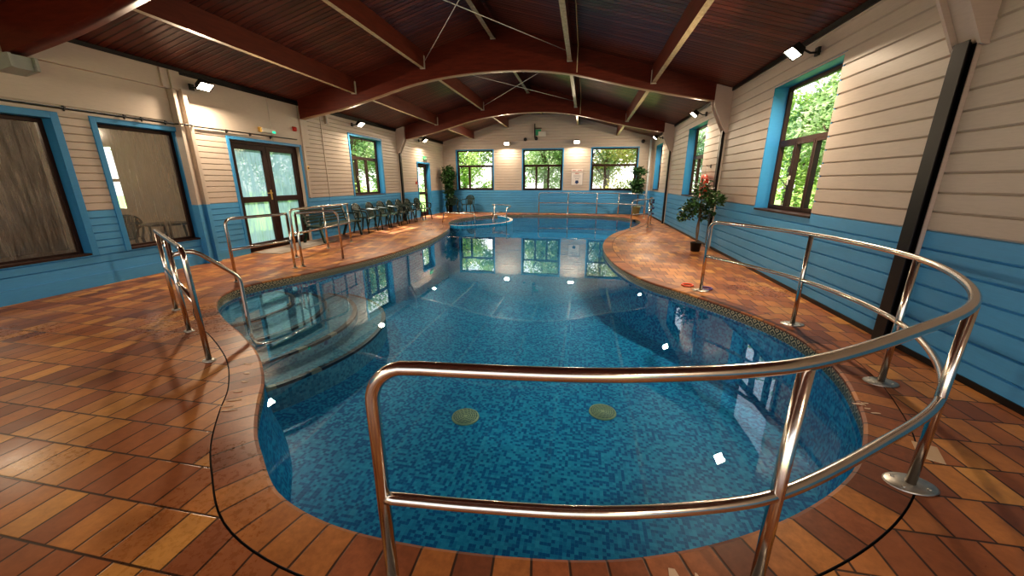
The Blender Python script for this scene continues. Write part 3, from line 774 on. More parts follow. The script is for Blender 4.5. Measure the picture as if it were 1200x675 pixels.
# purlins
PX = [(-5.5, 'lower left'), (-3.78, 'upper left'), (RX - .08, 'ridge'), (-.47, 'upper right'), (1.32, 'lower right')]
bays = [(0, 1, 'near'), (1, 2, 'middle'), (2, None, 'far')]
for (x, nm) in PX:
    for (a, b, bn) in bays:
        y0 = yt(a, x) + .09; y1 = (yt(b, x) - .09) if b is not None else YF - .01; w = .045; h = .325
        zt = roof(x) + .01; zb = roof(x) - h + (.08 if nm == 'ridge' else 0)
        t = thing('roof_purlin', 'red brown %s purlin running lengthways in the %s roof bay' % (nm, bn), 'beam', (x, y0, zb), group='purlins under the ceiling')
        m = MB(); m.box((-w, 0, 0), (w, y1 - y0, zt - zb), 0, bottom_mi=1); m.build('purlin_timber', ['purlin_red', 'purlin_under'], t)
        if bn != 'far':
            m = MB(); L_ = y1 - y0
            s = 1 if x < RX - .2 else -1
            m.box((s * w, L_ - .05, -.012), (s * (w + .014), L_ - .002, h * .78)); m.box((-w - .01, L_ - .06, -.014), (w + .014, L_ - .002, -.002))
            tag(m.build('joist_hanger', 'bracket_white', t), 'pale metal hanger at the beam')
# bracing wires
def wire(name, pts, r, mat, label, cat, group=None):
    m = MB(); m.tube(pts, r, 8); return tag(m.build(name, mat), label, cat, group)
for i, (a, b, nm) in enumerate(((4.08, 9.05, 'near'), (9.35, 14.3, 'middle'))):
    wire('bracing_wire', [(-3.75, b, 4.12), (-.55, a, 4.16)], .008, 'rope_white', 'thin bracing wire rising rightwards in the %s roof bay' % nm, 'wire', 'roof bracing wires')
    wire('bracing_wire', [(-3.75, a, 4.16), (-.55, b, 4.18)], .008, 'rope_white', 'thin bracing wire falling rightwards in the %s roof bay' % nm, 'wire', 'roof bracing wires')
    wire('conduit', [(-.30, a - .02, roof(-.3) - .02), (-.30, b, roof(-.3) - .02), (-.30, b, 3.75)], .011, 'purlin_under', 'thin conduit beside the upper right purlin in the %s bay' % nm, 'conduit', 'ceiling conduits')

# ------------------------------------------------------------------ rails
TR = .0215
def flange(x, y, parent, big=1.0, ang=0):
    m = MB(); n = 28; prof = [(.085 * big, 0.0), (.088 * big, .004), (.08 * big, .010), (.03, .013)]
    S = Matrix.Rotation(ang, 3, 'Z') @ Matrix.Diagonal((1.15, .8, 1))
    m.lathe(prof, (x, y, .001), n, M=S)
    for k in range(4):
        a = PI / 4 + k * PI / 2; v = S @ Vector((.06 * big * math.cos(a), .06 * big * math.sin(a), 0))
        m.lathe([(.009, .009), (.009, .016), (.006, .018)], (x + v.x, y + v.y, .001), 8)
    return tag(m.build('base_flange', 'flange_metal', parent), 'oval bolted floor flange')
def rail(name, label, posts, top, mids, flanges=True, r=TR, fl=1.0, group=None):
    """posts: list of (x,y,ztop); top: polyline list(s); mids: polyline list(s)"""
    ox, oy = posts[0][0], posts[0][1]
    t = thing(name, label, 'handrail', (ox, oy, 0), group=group)
    sh = lambda P: [(p[0] - ox, p[1] - oy, p[2]) for p in P]
    for tp in top:
        m = MB(); m.tube(sh(tp), r, 16); m.build('top_rail', 'stainless', t)
    for md in mids:
        m = MB(); m.tube(sh(md), r * .95, 14); m.build('middle_rail', 'stainless', t)
    for (x, y, z) in posts:
        if z:
            m = MB(); m.tube([(x - ox, y - oy, .003), (x - ox, y - oy, z)], r, 14); m.build('rail_post', 'stainless', t)
        if flanges: flange(x - ox, y - oy, t, fl)
    return t
# near curved rail
NR = [(-.6, .9), (-.28, .925), (.11, .975), (.49, 1.075), (.68, 1.155), (1.15, 1.47), (1.72, 1.93), (2.10, 2.48), (2.33, 3.08), (2.38, 3.7), (2.30, 4.33), (2.05, 4.97), (1.70, 5.56)]
path = catmull([(x, y, 0) for x, y in NR], k=8)
ZT = .98; ZM = .50
def bent_top(path, zt, r=.12, down0=0.0, down1=0.0):
    pts = [Vector((p[0], p[1], zt)) for p in path]
    # trim the ends by r, then bend down
    def trim(P):
        s = Vector((P[0].x, P[0].y, 0)); Q = [p for p in P if (Vector((p.x, p.y, 0)) - s).length > r]
        d = (Q[0] - P[0]); d.z = 0; d.normalize(); out = []
        for k in range(8):
            a = PI / 2 * k / 8; out.append(Vector((P[0].x, P[0].y, zt - r)) + d * (r * (1 - math.cos(a))) + Vector((0, 0, r * math.sin(a))))
        return [Vector((P[0].x, P[0].y, .003))] + out, Q
    if down0 is not None: a, pts = trim(pts)
    else: a = []
    pts = pts[::-1]
    if down1 is not None: b, pts = trim(pts)
    else: b = []
    pts = pts[::-1]
    return a + pts + b[::-1]
rail('curved_handrail', 'long curved stainless handrail wrapping round the near end of the pool',
     [(.675, 1.15, ZT - .01), (1.72, 1.93, ZT - .01), (2.33, 3.08, ZT - .01), (2.30, 4.33, ZT - .01)],
     [bent_top(path, ZT)], [[(p.x, p.y, ZM) for p in path]], fl=1.15)
for o in [o for o in bpy.data.objects if o.name.startswith('curved_handrail')]:
    flange(-.6 - .675, .9 - 1.15, o, 1.1); flange(1.70 - .675, 5.56 - 1.15, o, 1.1)
# left stair rail
rail('stair_handrail', 'steel handrail by the left pool steps, one bar bending down into the water',
     [(-4.81, 3.47, .93), (-3.98, 2.94, .95)],
     [fillet([(-4.86, 3.50, .955), (-3.17, 2.44, .975), (-3.14, 2.42, .003)], [.13], 9),
      fillet([(-3.99, 2.95, .80), (-3.86, 3.07, .84), (-3.67, 3.35, .50), (-3.665, 3.34, -.2), (-3.40, 3.16, -.22), (-3.27, 3.35, -.22), (-3.26, 3.75, -.22)], [.12, .08, .06, .1, .12], 6)],
     [[(-4.81, 3.47, .52), (-3.15, 2.43, .52)]], fl=.55)
for o in [o for o in bpy.data.objects if o.name.startswith('stair_handrail')]: flange(-3.14 + 4.81, 2.42 - 3.47, o, .6)
# left rail along edge
def straight(a, b): return [(a[0] + (b[0] - a[0]) * i / 12, a[1] + (b[1] - a[1]) * i / 12) for i in range(13)]
rail('edge_handrail', 'short steel handrail along the deck in front of the double doors', [(-5.08, 5.76, .95), (-5.26, 4.74, 0)],
     [bent_top(straight((-5.26, 4.74), (-5.08, 5.76)), .965, .1, 0, None)], [[(-5.26, 4.74, .5), (-5.08, 5.76, .5)]], flanges=True, fl=.5)
rail('ramp_handrail', 'steel handrail with a rounded end nearest the patterned pool edge, before the bench', [(-5.03, 5.90, .95)],
     [bent_top(straight((-4.75, 6.69), (-5.03, 5.90)), .965, .15, 0, None)], [], fl=.5)
rail('wall_handrail', 'three-post steel handrail between the doors and the green bench', [(-5.83, 7.72, .95), (-5.88, 8.7, .96), (-5.76, 6.62, 0)],
     [bent_top(straight((-5.76, 6.62), (-5.88, 8.74)), .965, .1, 0, None)], [[(-5.76, 6.62, .48), (-5.88, 8.74, .5)]], fl=.5)
# far rail
fp = catmull([(-2.17, 18.52, 0), (-.77, 18.55, 0), (.58, 18.5, 0), (1.55, 18.3, 0), (2.2, 17.75, 0), (2.5, 16.9, 0)], k=6)
rail('far_handrail', 'long pale handrail curving along the far end of the pool', [(-.77, 18.55, .98), (.58, 18.5, .98), (1.55, 18.3, .98), (-2.17, 18.52, 0), (2.5, 16.9, 0)],
     [bent_top(fp, .99, .12)], [[(p.x, p.y, .52) for p in fp]], fl=.7, r=.024)
gp_ = catmull([(1.49, 12.6, 0), (1.85, 12.95, 0), (2.15, 13.45, 0), (2.33, 14.0, 0), (2.42, 14.6, 0)], k=6)
rail('corner_handrail', 'small curved handrail at the far right pool corner, with dark floats on its end post', [(2.15, 13.45, .93), (1.49, 12.6, 0), (2.42, 14.6, 0)],
     [bent_top(gp_, .94, .1)], [[(p.x, p.y, .48) for p in gp_]], fl=.7)
# spa grab rails
t = thing('spa_handrail', 'low straight grab rail crossing the left side of the small spa pool', 'handrail', (-5.3, 13.7, 0))
m = MB(); m.tube([(p[0] + 5.3, p[1] - 13.7, p[2]) for p in fillet([(-5.32, 13.75, 0.0), (-5.25, 13.78, .36), (-4.0, 13.62, .36), (-3.98, 13.6, -.5)], .08)], .02, 10); m.build('top_rail', 'stainless', t)
t = thing('spiral_handrail', 'curling chrome handrail rising from the right end of the spa wall', 'handrail', (-2.95, 14.4, 0))
m = MB(); m.tube([(p[0] + 2.95, p[1] - 14.4, p[2]) for p in fillet([(-2.95, 14.45, -.5), (-2.95, 14.45, .50), (-2.92, 15.2, .52), (-3.1, 16.0, .53), (-3.55, 16.4, .53), (-4.0, 16.4, .53)], [.08, .2, .2, .2], 6)], .02, 10); m.build('top_rail', 'stainless', t)
m = MB(); m.tube([(p[0] + 2.95, p[1] - 14.4, p[2]) for p in fillet([(-2.95, 14.45, .22), (-3.3, 14.5, .24), (-3.6, 14.9, .3), (-3.3, 15.3, .3)], .1, 5)], .02, 10); m.build('middle_rail', 'stainless', t)
m = MB(); m.tube([(p[0] + 2.95, p[1] - 14.4, p[2]) for p in [(-3.6, 14.9, -.5), (-3.6, 14.9, .3)]], .02, 10); m.build('rail_post', 'stainless', t); m = MB(); m.tube([(p[0] + 2.95, p[1] - 14.4, p[2]) for p in [(-3.9, 16.4, -.5), (-3.9, 16.4, .53)]], .02, 10); m.build('rail_post', 'stainless', t)

# ------------------------------------------------------------------ flood lamps
def lamp(fn, u, z, label, out=.33, power=60):
    loc = Vector(fn(u, z, out)); wallp = Vector(fn(u, z, 0)); inn = (loc - wallp).normalized()
    t = thing('flood_lamp', label, 'lamp', loc, group='wall flood lamps')
    nrm = (inn * .62 + Vector((0, 0, -.78))).normalized(); side = Vector((0, 0, 1)).cross(inn).normalized(); up = nrm.cross(side).normalized()
    M = Matrix((side, up, nrm)).transposed()
    P = lambda x, y, zz: tuple(M @ Vector((x, y, zz)))
    m = MB(); a, b = .13, .085
    vs = [P(-a, -b, 0), P(a, -b, 0), P(a, b, 0), P(-a, b, 0), P(-a * .7, -b * .7, -.10), P(a * .7, -b * .7, -.10), P(a * .7, b * .7, -.10), P(-a * .7, b * .7, -.10)]
    m.add(vs, [(4, 7, 6, 5), (0, 4, 5, 1), (1, 5, 6, 2), (2, 6, 7, 3), (3, 7, 4, 0)])
    for q in ((-a, -b, a, -b), (a, -b, a, b), (a, b, -a, b), (-a, b, -a, -b)):
        m.tube([P(q[0], q[1], .0), P(q[2], q[3], .0)], .008, 6)
    m.build('lamp_housing', 'dark_plastic', t)
    m = MB(); k = .9; m.add([P(-a * k, -b * k, -.004), P(a * k, -b * k, -.004), P(a * k, b * k, -.004), P(-a * k, b * k, -.004)], [(0, 1, 2, 3)]); m.build('lamp_glass', 'lamp_glow', t, recalc=False)
    m = MB(); m.tube([tuple(wallp - loc + inn * .012), tuple(wallp - loc + inn * .12), P(0, .0, -.1)], .013, 8); m.box(tuple(wallp - loc + side * .04 + Vector((0, 0, -.04)) + inn * .012), tuple(wallp - loc - side * .04 + Vector((0, 0, .06)) + inn * .05))
    m.build('lamp_bracket', 'dark_plastic', t)
    ld = bpy.data.lights.new('lamp_light', 'AREA'); ld.shape = 'RECTANGLE'; ld.size = .22; ld.size_y = .14; ld.energy = power; ld.color = (1, .80, .58)
    lo = bpy.data.objects.new('lamp_light', ld); COL.objects.link(lo); lo.parent = t
    lo.rotation_euler = Vector(nrm).to_track_quat('-Z', 'Y').to_euler(); lo.location = nrm * .012
    return t
LP = 125
lamp(WL, 6.27, 3.13, 'glowing flood lamp on the left wall above the misted window', power=LP)
lamp(WL, 11.19, 3.16, 'flood lamp on the left wall above the three-light window', power=LP * .8)
lamp(WL, 16.0, 3.17, 'flood lamp at the far end of the left wall above the narrow door', power=LP * .8)
lamp(WR, 6.28, 3.15, 'bright flood lamp over the nearest right wall window', power=LP * 1.1)
lamp(WR, 11.13, 3.15, 'flood lamp over the middle right wall window', power=LP * .8)
lamp(WR, 16.8, 3.18, 'flood lamp over the farthest right wall window', power=LP * .8)
lamp(WF, -3.79, 3.24, 'flood lamp on the far wall between the left and middle windows', out=.25, power=LP * .7)
lamp(WF, -.49, 3.26, 'flood lamp on the far wall between the middle and right windows', out=.25, power=LP * .7)
lamp(WL, -2.2, 3.13, 'flood lamp on the left wall behind the camera', power=85)
lamp(WR, -2.2, 3.15, 'flood lamp on the right wall behind the camera', power=85)
# ------------------------------------------------------------------ cable, signs, small wall things
m = MB(); m.tube([(XL + .05, -2, 2.465), (XL + .05, 5.80, 2.465), (XL + .16, 5.84, 2.465), (XL + .16, 6.02, 2.465), (XL + .05, 6.1, 2.47), (XL + .05, 8.72, 2.50)], .012, 8)
t = thing('cable', 'long dark cable clipped along the left wall above the windows', 'cable'); m.build('cable_run', 'dark_plastic', t)
for y in (2.6, 3.5, 4.35, 5.06, 5.3, 5.66, 6.8, 7.35, 7.9):
    m = MB(); m.box((XL + .03, y - .012, 2.445), (XL + .068, y + .012, 2.49)); m.box((XL + .03, y - .008, 2.43), (XL + .045, y + .008, 2.5)); m.build('cable_clip', 'dark_plastic', t)
t = thing('emergency_light', 'white emergency light with green indicator above the double door', 'light', (XL + .03, 7.85, 2.55))
m = MB(); m.box((0, -.19, 0), (.06, .19, .09)); m.build('light_housing', 'sign_white', t, bevel=.01)
m = MB(); m.box((.06, .08, .005), (.064, .17, .05)); m.build('indicator', 'led_green', t)
m = MB(); m.box((0, -.25, .0), (.05, -.2, .1)); m.build('end_cap', 'brass', t)
t = thing('alarm_sounder', 'small red fire alarm sounder above the right side of the double door', 'alarm', (XL + .022, 8.70, 2.74))
m = MB(); m.lathe([(.05, 0), (.055, .02), (.045, .06), (.0, .07)], M=Matrix.Rotation(PI / 2, 3, 'Y'), n=16); m.box((0, -.05, -.05), (.02, .05, .05)); m.build('sounder_body', 'alarm_red', t)
t = thing('call_point', 'small brass coloured call point beside the double door', 'switch', (XL + .015, 8.98, 1.84))
m = MB(); m.box((0, -.04, -.05), (.04, .04, .05)); m.build('switch_box', 'brass', t, bevel=.006)
m = MB(); m.box((.04, -.018, -.02), (.048, .018, .02)); m.build('button', 'dark_plastic', t)
t = thing('sensor_box', 'small grey box high on the left wall just past the middle beam', 'sensor', (XL + .015, 9.95, 3.12))
m = MB(); m.box((0, -.06, -.1), (.07, .06, .1)); m.build('box_body', 'white_paint', t, bevel=.008)
m = MB(); m.box((.07, -.05, -.09), (.074, -.02, .09)); m.build('side_slot', 'grey_plate', t)
t = thing('exit_sign', 'small green exit sign above the narrow far left door', 'sign', (XL + .03, 16.5, 2.42))
m = MB(); m.box((0, -.17, 0), (.04, .17, .16)); m.build('sign_box', 'sign_green', t, bevel=.006)
m = MB(); m.box((.04, -.13, .05), (.043, -.02, .06)); m.build('sign_arrow', 'sign_white', t)
m = MB(); m.box((.04, .04, .03), (.043, .1, .13)); m.build('sign_figure', 'sign_white', t)
t = thing('fire_switch', 'tiny dark red box beside the narrow far door', 'switch', (XL + .015, 15.5, 1.45))
m = MB(); m.box((0, -.05, -.05), (.04, .05, .05)); m.build('switch_box', 'alarm_red', t, bevel=.006)
t = thing('hanging_exit_sign', 'green and white exit sign on a dark bracket in the far gable', 'sign', (-2.45, YF - .03, 3.5))
m = MB(); m.box((-.04, -.05, 0), (.0, .0, .62)); m.box((0, -.06, .40), (.30, -.02, .43)); m.build('sign_bracket', 'dark_plastic', t)
m = MB(); m.box((.03, -.09, .10), (.28, -.05, .36)); m.build('green_plate', 'sign_green', t)
m = MB(); m.box((.16, -.12, .05), (.52, -.095, .26)); m.build('white_plate', 'sign_white', t)
for x, z, l in ((-2.92, 3.44, 'dark round sensor on the far wall ledge left of the exit sign'), (-2.40, 3.47, 'dark round sensor directly below the exit sign'), (2.47, 3.26, 'dark round sensor high on the far wall by the right corner')):
    t = thing('wall_sensor', l, 'sensor', (x, YF - .05, z)); m = MB(); m.lathe([(.07, 0), (.075, .04), (.055, .09), (0, .11)], M=Matrix.Rotation(PI / 2, 3, 'X'), n=16); m.build('sensor_dome', 'dark_plastic', t)
    m = MB(); m.lathe([(.08, -.05), (.08, 0)], M=Matrix.Rotation(PI / 2, 3, 'X'), n=16); m.build('sensor_base', 'dark_plastic', t)
# poster
t = thing('notice', 'pale framed notice with red lettering and a navy emblem on the far wall', 'notice', (-.41, YF - .02, 1.36))
m = MB(); m.box((-.26, -.012, 0), (.26, 0, .56)); m.build('notice_board', 'poster_paper', t)
m = MB(); m.box((-.27, -.016, -.01), (.27, -.004, .0)); m.box((-.27, -.016, .56), (.27, -.004, .57)); m.box((-.27, -.016, 0), (-.26, -.004, .56)); m.box((.26, -.016, 0), (.27, -.004, .56)); m.build('notice_frame', 'ink_grey', t)
m = MB(); m.box((-.27, -.01, .60), (.27, 0, .72)); m.build('notice_heading_board', 'poster_paper', t)
for (x0, x1, z) in ((-.22, -.03, .64), (.03, .23, .64), (-.09, .09, .50)):
    x = x0; m = MB()
    while x < x1 - .02: w = random.uniform(.016, .026); m.box((x, -.02, z), (x + w, -.0125, z + random.choice((.03, .045)))); x += w + .009
    m.build('red_lettering', 'ink_red', t)
m = MB()
for z in (.43, .395, .36):
    m.box((-.18, -.018, z), (.18, -.0125, z + .008))
m.build('fine_print', 'ink_grey', t)
m = MB(); n = 10; c = (0, .13)
star = [(c[0] + (.10 if k % 2 == 0 else .072) * math.cos(PI / 2 + k * PI / 5 + PI / 5), c[1] + (.10 if k % 2 == 0 else .072) * math.sin(PI / 2 + k * PI / 5 + PI / 5)) for k in range(10)]
m.prism(star, .0125, .018, fn=lambda x, y, z: (x, -z, y)); m.box((-.08, -.018, .27), (-.02, -.0125, .29)); m.box((0, -.018, .27), (.09, -.0125, .285)); m.build('navy_emblem', 'ink_navy', t)

# door mat slab
m = MB(); m.prism([(XL + .03, 6.85), (-6.35, 6.87), (-6.32, 8.5), (-6.40, 8.85), (XL + .03, 8.85)], .001, .012)
tag(m.build('door_mat', 'mat_grey'), 'grey brown mat on the deck outside the double door', 'mat')
# paint residue & odd tile
m = MB(); m.prism([(1.93, 2.17), (2.03, 2.13), (2.10, 2.28), (2.00, 2.32)], .001, .006)
tag(m.build('cream_tile', 'beige_tile'), 'single cream coloured tile in the deck beside the near right flange', 'tile')
def marks(name, polys, label):
    t = thing(name, label, 'mark', (polys[0][0][0], polys[0][0][1], 0))
    for p in polys:
        m = MB(); m.prism([(x - t.location.x, y - t.location.y) for x, y in p], .0065, .0085); m.build('mark', 'residue', t)
def blob(cx, cy, rx, ry, n=9, rot=0):
    o = []
    for k in range(n):
        a = 2 * PI * k / n; q = random.uniform(.6, 1.1); x, y = rx * q * math.cos(a), ry * q * math.sin(a)
        o.append((cx + x * math.cos(rot) - y * math.sin(rot), cy + x * math.sin(rot) + y * math.cos(rot)))
    return o
marks('adhesive_mark', [blob(1.955, 2.70, .045, .012), blob(1.985, 2.705, .01, .03), blob(1.975, 2.65, .025, .008), blob(1.99, 2.60, .04, .008), blob(2.01, 2.72, .02, .008)], 'pale glue marks left on the right side coping')
marks('glue_patch', [[(.405, 1.235), (.43, 1.235), (.455, 1.17), (.43, 1.16), (.445, 1.12), (.41, 1.12), (.40, 1.18)], blob(.49, 1.16, .03, .035), blob(.51, 1.20, .012, .05), blob(.54, 1.15, .03, .02), blob(.46, 1.11, .05, .02)], 'large white glue patch on the near coping at the bottom of the photo')
marks('paint_streak', [blob(-2.45, 2.05 - .02, .035, .008, rot=.3), blob(-2.38, 1.93, .05, .008, rot=.3), blob(-2.35, 1.86, .05, .007, rot=.3), blob(-2.30, 1.82, .05, .006, rot=.3), blob(-2.52, 2.16, .03, .01), blob(-2.62, 2.28, .03, .015), blob(-2.75, 2.42, .04, .012)], 'pale worn streaks on the left coping')

# ------------------------------------------------------------------ furniture
def chair_master():
    t = thing('plastic_chair', 'x', 'chair', (0, 0, 0), 0, 'green plastic armchairs'); g = 'chair_green'
    # faces +x. seat 0.44 high
    m = MB(); n = 8; vs = []; fs = []
    for i in range(n + 1):
        x = -.20 + .44 * i / n; zc = .43 + .015 * ((i / n) - .4) - (.02 if i == n else 0) ; hw = .20 + .03 * i / n
        for j in range(n + 1):
            y = -hw + 2 * hw * j / n; vs.append((x, y, zc + .03 * (2 * j / n - 1) ** 2)); 
    o = len(vs); vs += [(x, y, z - .012) for x, y, z in vs]
    for i in range(n):
        for j in range(n):
            a = i * (n + 1) + j; fs.append((a, a + 1, a + n + 2, a + n + 1)); fs.append((o + a, o + a + n + 1, o + a + n + 2, o + a + 1))
    for j in range(n): fs.append((j, o + j, o + j + 1, j + 1)); b = n * (n + 1) + j; fs.append((b, b + 1, o + b + 1, o + b))
    for i in range(n): a = i * (n + 1); fs.append((a, a + n + 1, o + a + n + 1, o + a)); b = a + n; fs.append((b, o + b, o + b + n + 1, b + n + 1))
    m.add(vs, fs, 0, True); m.build('seat', g, t)
    for sy in (-1, 1):
        m = MB(); m.tube([(.20, sy * .215, .42), (.25, sy * .26, 0)], [.026, .018], 8); m.build('leg', g, t)
        m = MB(); m.tube([(-.18, sy * .19, .42), (-.27, sy * .24, 0)], [.026, .018], 8); m.build('leg', g, t)
        m = MB(); m.tube(catmull([(-.235, sy * .225, .68), (-.10, sy * .27, .665), (.10, sy * .285, .655), (.21, sy * .275, .63), (.235, sy * .25, .55), (.215, sy * .222, .42)], k=4), [.02] * 21, 8); m.build('armrest', g, t)
    fr = catmull([(-.19, -.20, .42), (-.235, -.225, .60), (-.27, -.205, .74), (-.295, -.12, .83), (-.30, 0, .855), (-.295, .12, .83), (-.27, .205, .74), (-.235, .225, .60), (-.19, .20, .42)], k=5)
    m = MB(); m.tube(fr, .019, 8); m.build('back_frame', g, t)
    for k in range(6):
        y = -.145 + .058 * k; zt = .845 - 1.6 * y * y * 1.6
        m = MB(); m.bar((-.195, y * .85, .43), (-.29, y, zt), .046, .01, up=(1, 0, .2)); m.build('back_slat', g, t)
    m = MB(); m.bar((-.262, -.2, .70), (-.262, .2, .70), .01, .05); m.build('crossbar', g, t)
    return t
ch = chair_master()
CH = [(-6.62, 10.62, 0, 'first green plastic armchair, pushed against the end of the bench'), (-6.60, 11.36, .05, 'second green plastic armchair from the bench, sun patch before it'), (-6.62, 12.05, -.05, 'third green plastic armchair from the bench'),
      (-6.62, 12.72, .06, 'fourth green plastic armchair, in the middle of the wall row'), (-6.62, 13.38, 0, 'fifth green plastic armchair from the bench'), (-6.6, 14.05, -.06, 'sixth green plastic armchair from the bench'), (-6.52, 14.75, -.12, 'last green plastic armchair of the row, nearest the narrow far door'),
      (-6.35, 17.95, -PI / 2 + .35, 'green plastic armchair in front of the tall corner plant'), (-5.62, 18.1, -PI / 2 - .15, 'green plastic armchair under the left window of the far wall')]
for i, (x, y, rz, lb) in enumerate(CH):
    g = 'green plastic armchairs along the left wall' if i < 7 else 'green plastic armchairs in the far corner'
    if i == 0: ch.location = (x, y, 0); ch.rotation_euler = (0, 0, rz); ch['label'] = lb; ch['group'] = g
    else: dup(ch, (x, y, 0), rz, lb, g)
# bench
t = thing('garden_bench', 'slatted green garden bench against the left wall', 'bench', (-6.62, 9.15, 0))
Lb = 1.75
for k in range(4):
    m = MB(); m.box((-.16 + .115 * k, -Lb / 2, .415), (-.16 + .115 * k + .09, Lb / 2, .44)); m.build('seat_slat', 'bench_green', t, bevel=.004)
for k in range(5):
    z = .50 + .075 * k; x = -.20 - .022 * k; m = MB(); m.bar((x, -Lb / 2, z), (x, Lb / 2, z), .02, .048); m.build('back_slat', 'bench_green', t, bevel=.004)
for y in (-Lb / 2 + .06, Lb / 2 - .06):
    m = MB(); m.bar((.26, y, 0), (.16, y, .41), .05, .05, up=(1, 0, 0)); m.build('leg', 'chair_green', t)
    m = MB(); m.bar((-.33, y, 0), (-.16, y, .41), .05, .05, up=(1, 0, 0)); m.build('leg', 'chair_green', t)
    m = MB(); m.bar((-.17, y, .40), (-.31, y, .84), .05, .035, up=(1, 0, 0)); m.build('back_post', 'chair_green', t)
    m = MB(); m.box((-.18, y - .03, .375), (.27, y + .03, .414)); m.build('side_rail', 'chair_green', t)
    m = MB(); m.box((-.26, y - .03, .62), (.22, y + .03, .65)); m.bar((.2, y, .42), (.2, y, .62), .04, .04, up=(1, 0, 0)); m.build('armrest', 'chair_green', t)

# ------------------------------------------------------------------ potted plants
def leafmesh(m, c, size, rnd):
    d = Vector((rnd.uniform(-1, 1), rnd.uniform(-1, 1), rnd.uniform(-.9, .5))).normalized(); s = d.cross(Vector((rnd.uniform(-.4, .4), rnd.uniform(-.4, .4), 1))).normalized() * size * .32
    c = Vector(c); n = d.cross(s).normalized() * size * .08
    m.add([c, c + d * size * .35 + s + n, c + d * size, c + d * size * .35 - s + n], [(0, 1, 2), (0, 2, 3)])
def plant(name, label, loc, pot_r, pot_h, trunk, blobs, nleaf, lsize, leaf='leaf_dark', pot='pot_black', seed=1):
    rnd = random.Random(seed); t = thing(name, label, 'plant', loc)
    m = MB(); m.lathe([(pot_r * .75, 0), (pot_r, pot_h), (pot_r * 1.06, pot_h), (pot_r * 1.06, pot_h * .9 + .02), (pot_r * 1.06, pot_h + .01), (pot_r * .9, pot_h + .01), (pot_r * .9, pot_h - .02), (0, pot_h - .02)], n=24); m.build('pot', pot, t)
    m = MB()
    for tr in trunk: m.tube(catmull(tr, k=4), .016 if len(trunk) > 1 else .02, 8)
    m.build('trunk', 'bark', t)
    m = MB()
    tot = sum(b[3] ** 2 for b in blobs)
    for (x, y, z, r) in blobs:
        k = int(nleaf * r * r / tot)
        for q in range(k):
            v = Vector((rnd.gauss(0, 1), rnd.gauss(0, 1), rnd.gauss(0, 1))).normalized() * r * rnd.uniform(.45, 1.05)
            leafmesh(m, (x + v.x, y + v.y, z + v.z * .9), lsize * rnd.uniform(.7, 1.2), rnd)
        for q in range(5):
            v = Vector((rnd.gauss(0, 1), rnd.gauss(0, 1), rnd.gauss(0, 1))).normalized() * r * .7
            m.tube([(x * .5, y * .5, z - r * .6), (x + v.x, y + v.y, z + v.z)], .004, 5, mi=1)
    m.build('foliage', [leaf, 'bark'], t, recalc=False); return t
plant('potted_ficus', 'small potted tree with dark glossy leaves beside the right wall post', (2.50, 8.95, 0), .12, .19, [[(0, 0, .15), (.015, 0, .5), (-.01, 0, .85), (0, 0, 1.1)], [(0.02, 0.02, .15), (-.02, .01, .5), (.02, 0, .85), (.05, 0, 1.0)]],
      [(0, 0, 1.12, .27), (0, 0, 1.38, .2), (-.22, -.1, .98, .2), (.18, -.22, 1.15, .2), (-.2, .25, .85, .2), (.12, .1, .85, .2), (-.32, .1, .75, .12), (.16, -.45, 1.18, .17)], 1100, .095, 'leaf_ficus', seed=3)
plant('tall_plant', 'tall dark leafy plant filling the far left corner', (-6.66, 18.30, 0), .17, .3, [[(0, 0, .25), (.02, 0, .8), (-.02, 0, 1.5), (0, 0, 2.0)]],
      [(0.05, -.1, 2.0, .30), (0.05, -.1, 1.7, .34), (.03, 0, 1.38, .28), (0, 0, 1.05, .26), (.03, 0, .72, .24), (.22, -.1, 1.85, .18), (0, 0, .45, .2)], 1500, .15, 'leaf_dark', seed=4)
plant('corner_plant', 'leafy plant in a pale green pot behind the handrail in the far right corner', (2.30, 18.05, 0), .20, .42, [[(0, 0, .3), (.05, 0, .7), (0, 0, 1.3), (-.05, 0, 1.9)]],
      [(0, 0, 1.2, .28), (-.12, 0, 1.45, .22), (.1, 0, 1.5, .2), (-.15, 0, 1.98, .18), (.2, 0, 1.95, .16), (.05, 0, 2.05, .14), (0, 0, 1.75, .12)], 800, .15, 'leaf_dark', 'pot_green', seed=5)

# life rings
def torus(m, c, R, r, M, n=32, k=12, mi=0):
    m.tube([Vector(c) + M @ Vector((R * math.cos(a), R * math.sin(a), 0)) for a in [2 * PI * i / n for i in range(n)]], r, k, mi, closed=True)
for i, (y, tz, lb) in enumerate(((10.38, .25, 'red life ring hung nearest the window on the right wall'), (10.06, .1, 'red life ring hung nearest the post on the right wall'))):
    t = thing('life_ring', lb, 'life ring', (XR - .10 - .06 * i, y, 1.38), group='red life rings on the right wall')
    M = Matrix.Rotation(PI / 2, 3, 'Y') @ Matrix.Rotation(tz, 3, 'X')
    m = MB(); torus(m, (0, 0, 0), .235, .055, M); m.build('ring', 'ring_red', t)
    m = MB()
    for k in range(4):
        a = PI / 4 + k * PI / 2; c = M @ Vector((.235 * math.cos(a), .235 * math.sin(a), 0)); ax = M @ Vector((-math.sin(a), math.cos(a), 0))
        u = ax.cross(Vector((1, 0, 0))).normalized(); v = ax.cross(u)
        m.tube([c + (u * math.cos(b) + v * math.sin(b)) * .058 for b in [2 * PI * j / 12 for j in range(12)]], .006, 6, closed=True)
    m.build('grab_line', 'rope_white', t)
t = thing('ring_hook', 'small hook and cord holding the life rings on the right wall', 'hook', (XR - .02, 10.2, 1.86))
m = MB(); m.tube([(0, 0, 0), (-.08, 0, 0), (-.10, 0, .03)], .008, 6); m.box((-.01, -.03, -.04), (.004, .03, .04)); m.build('hook_arm', 'dark_plastic', t)
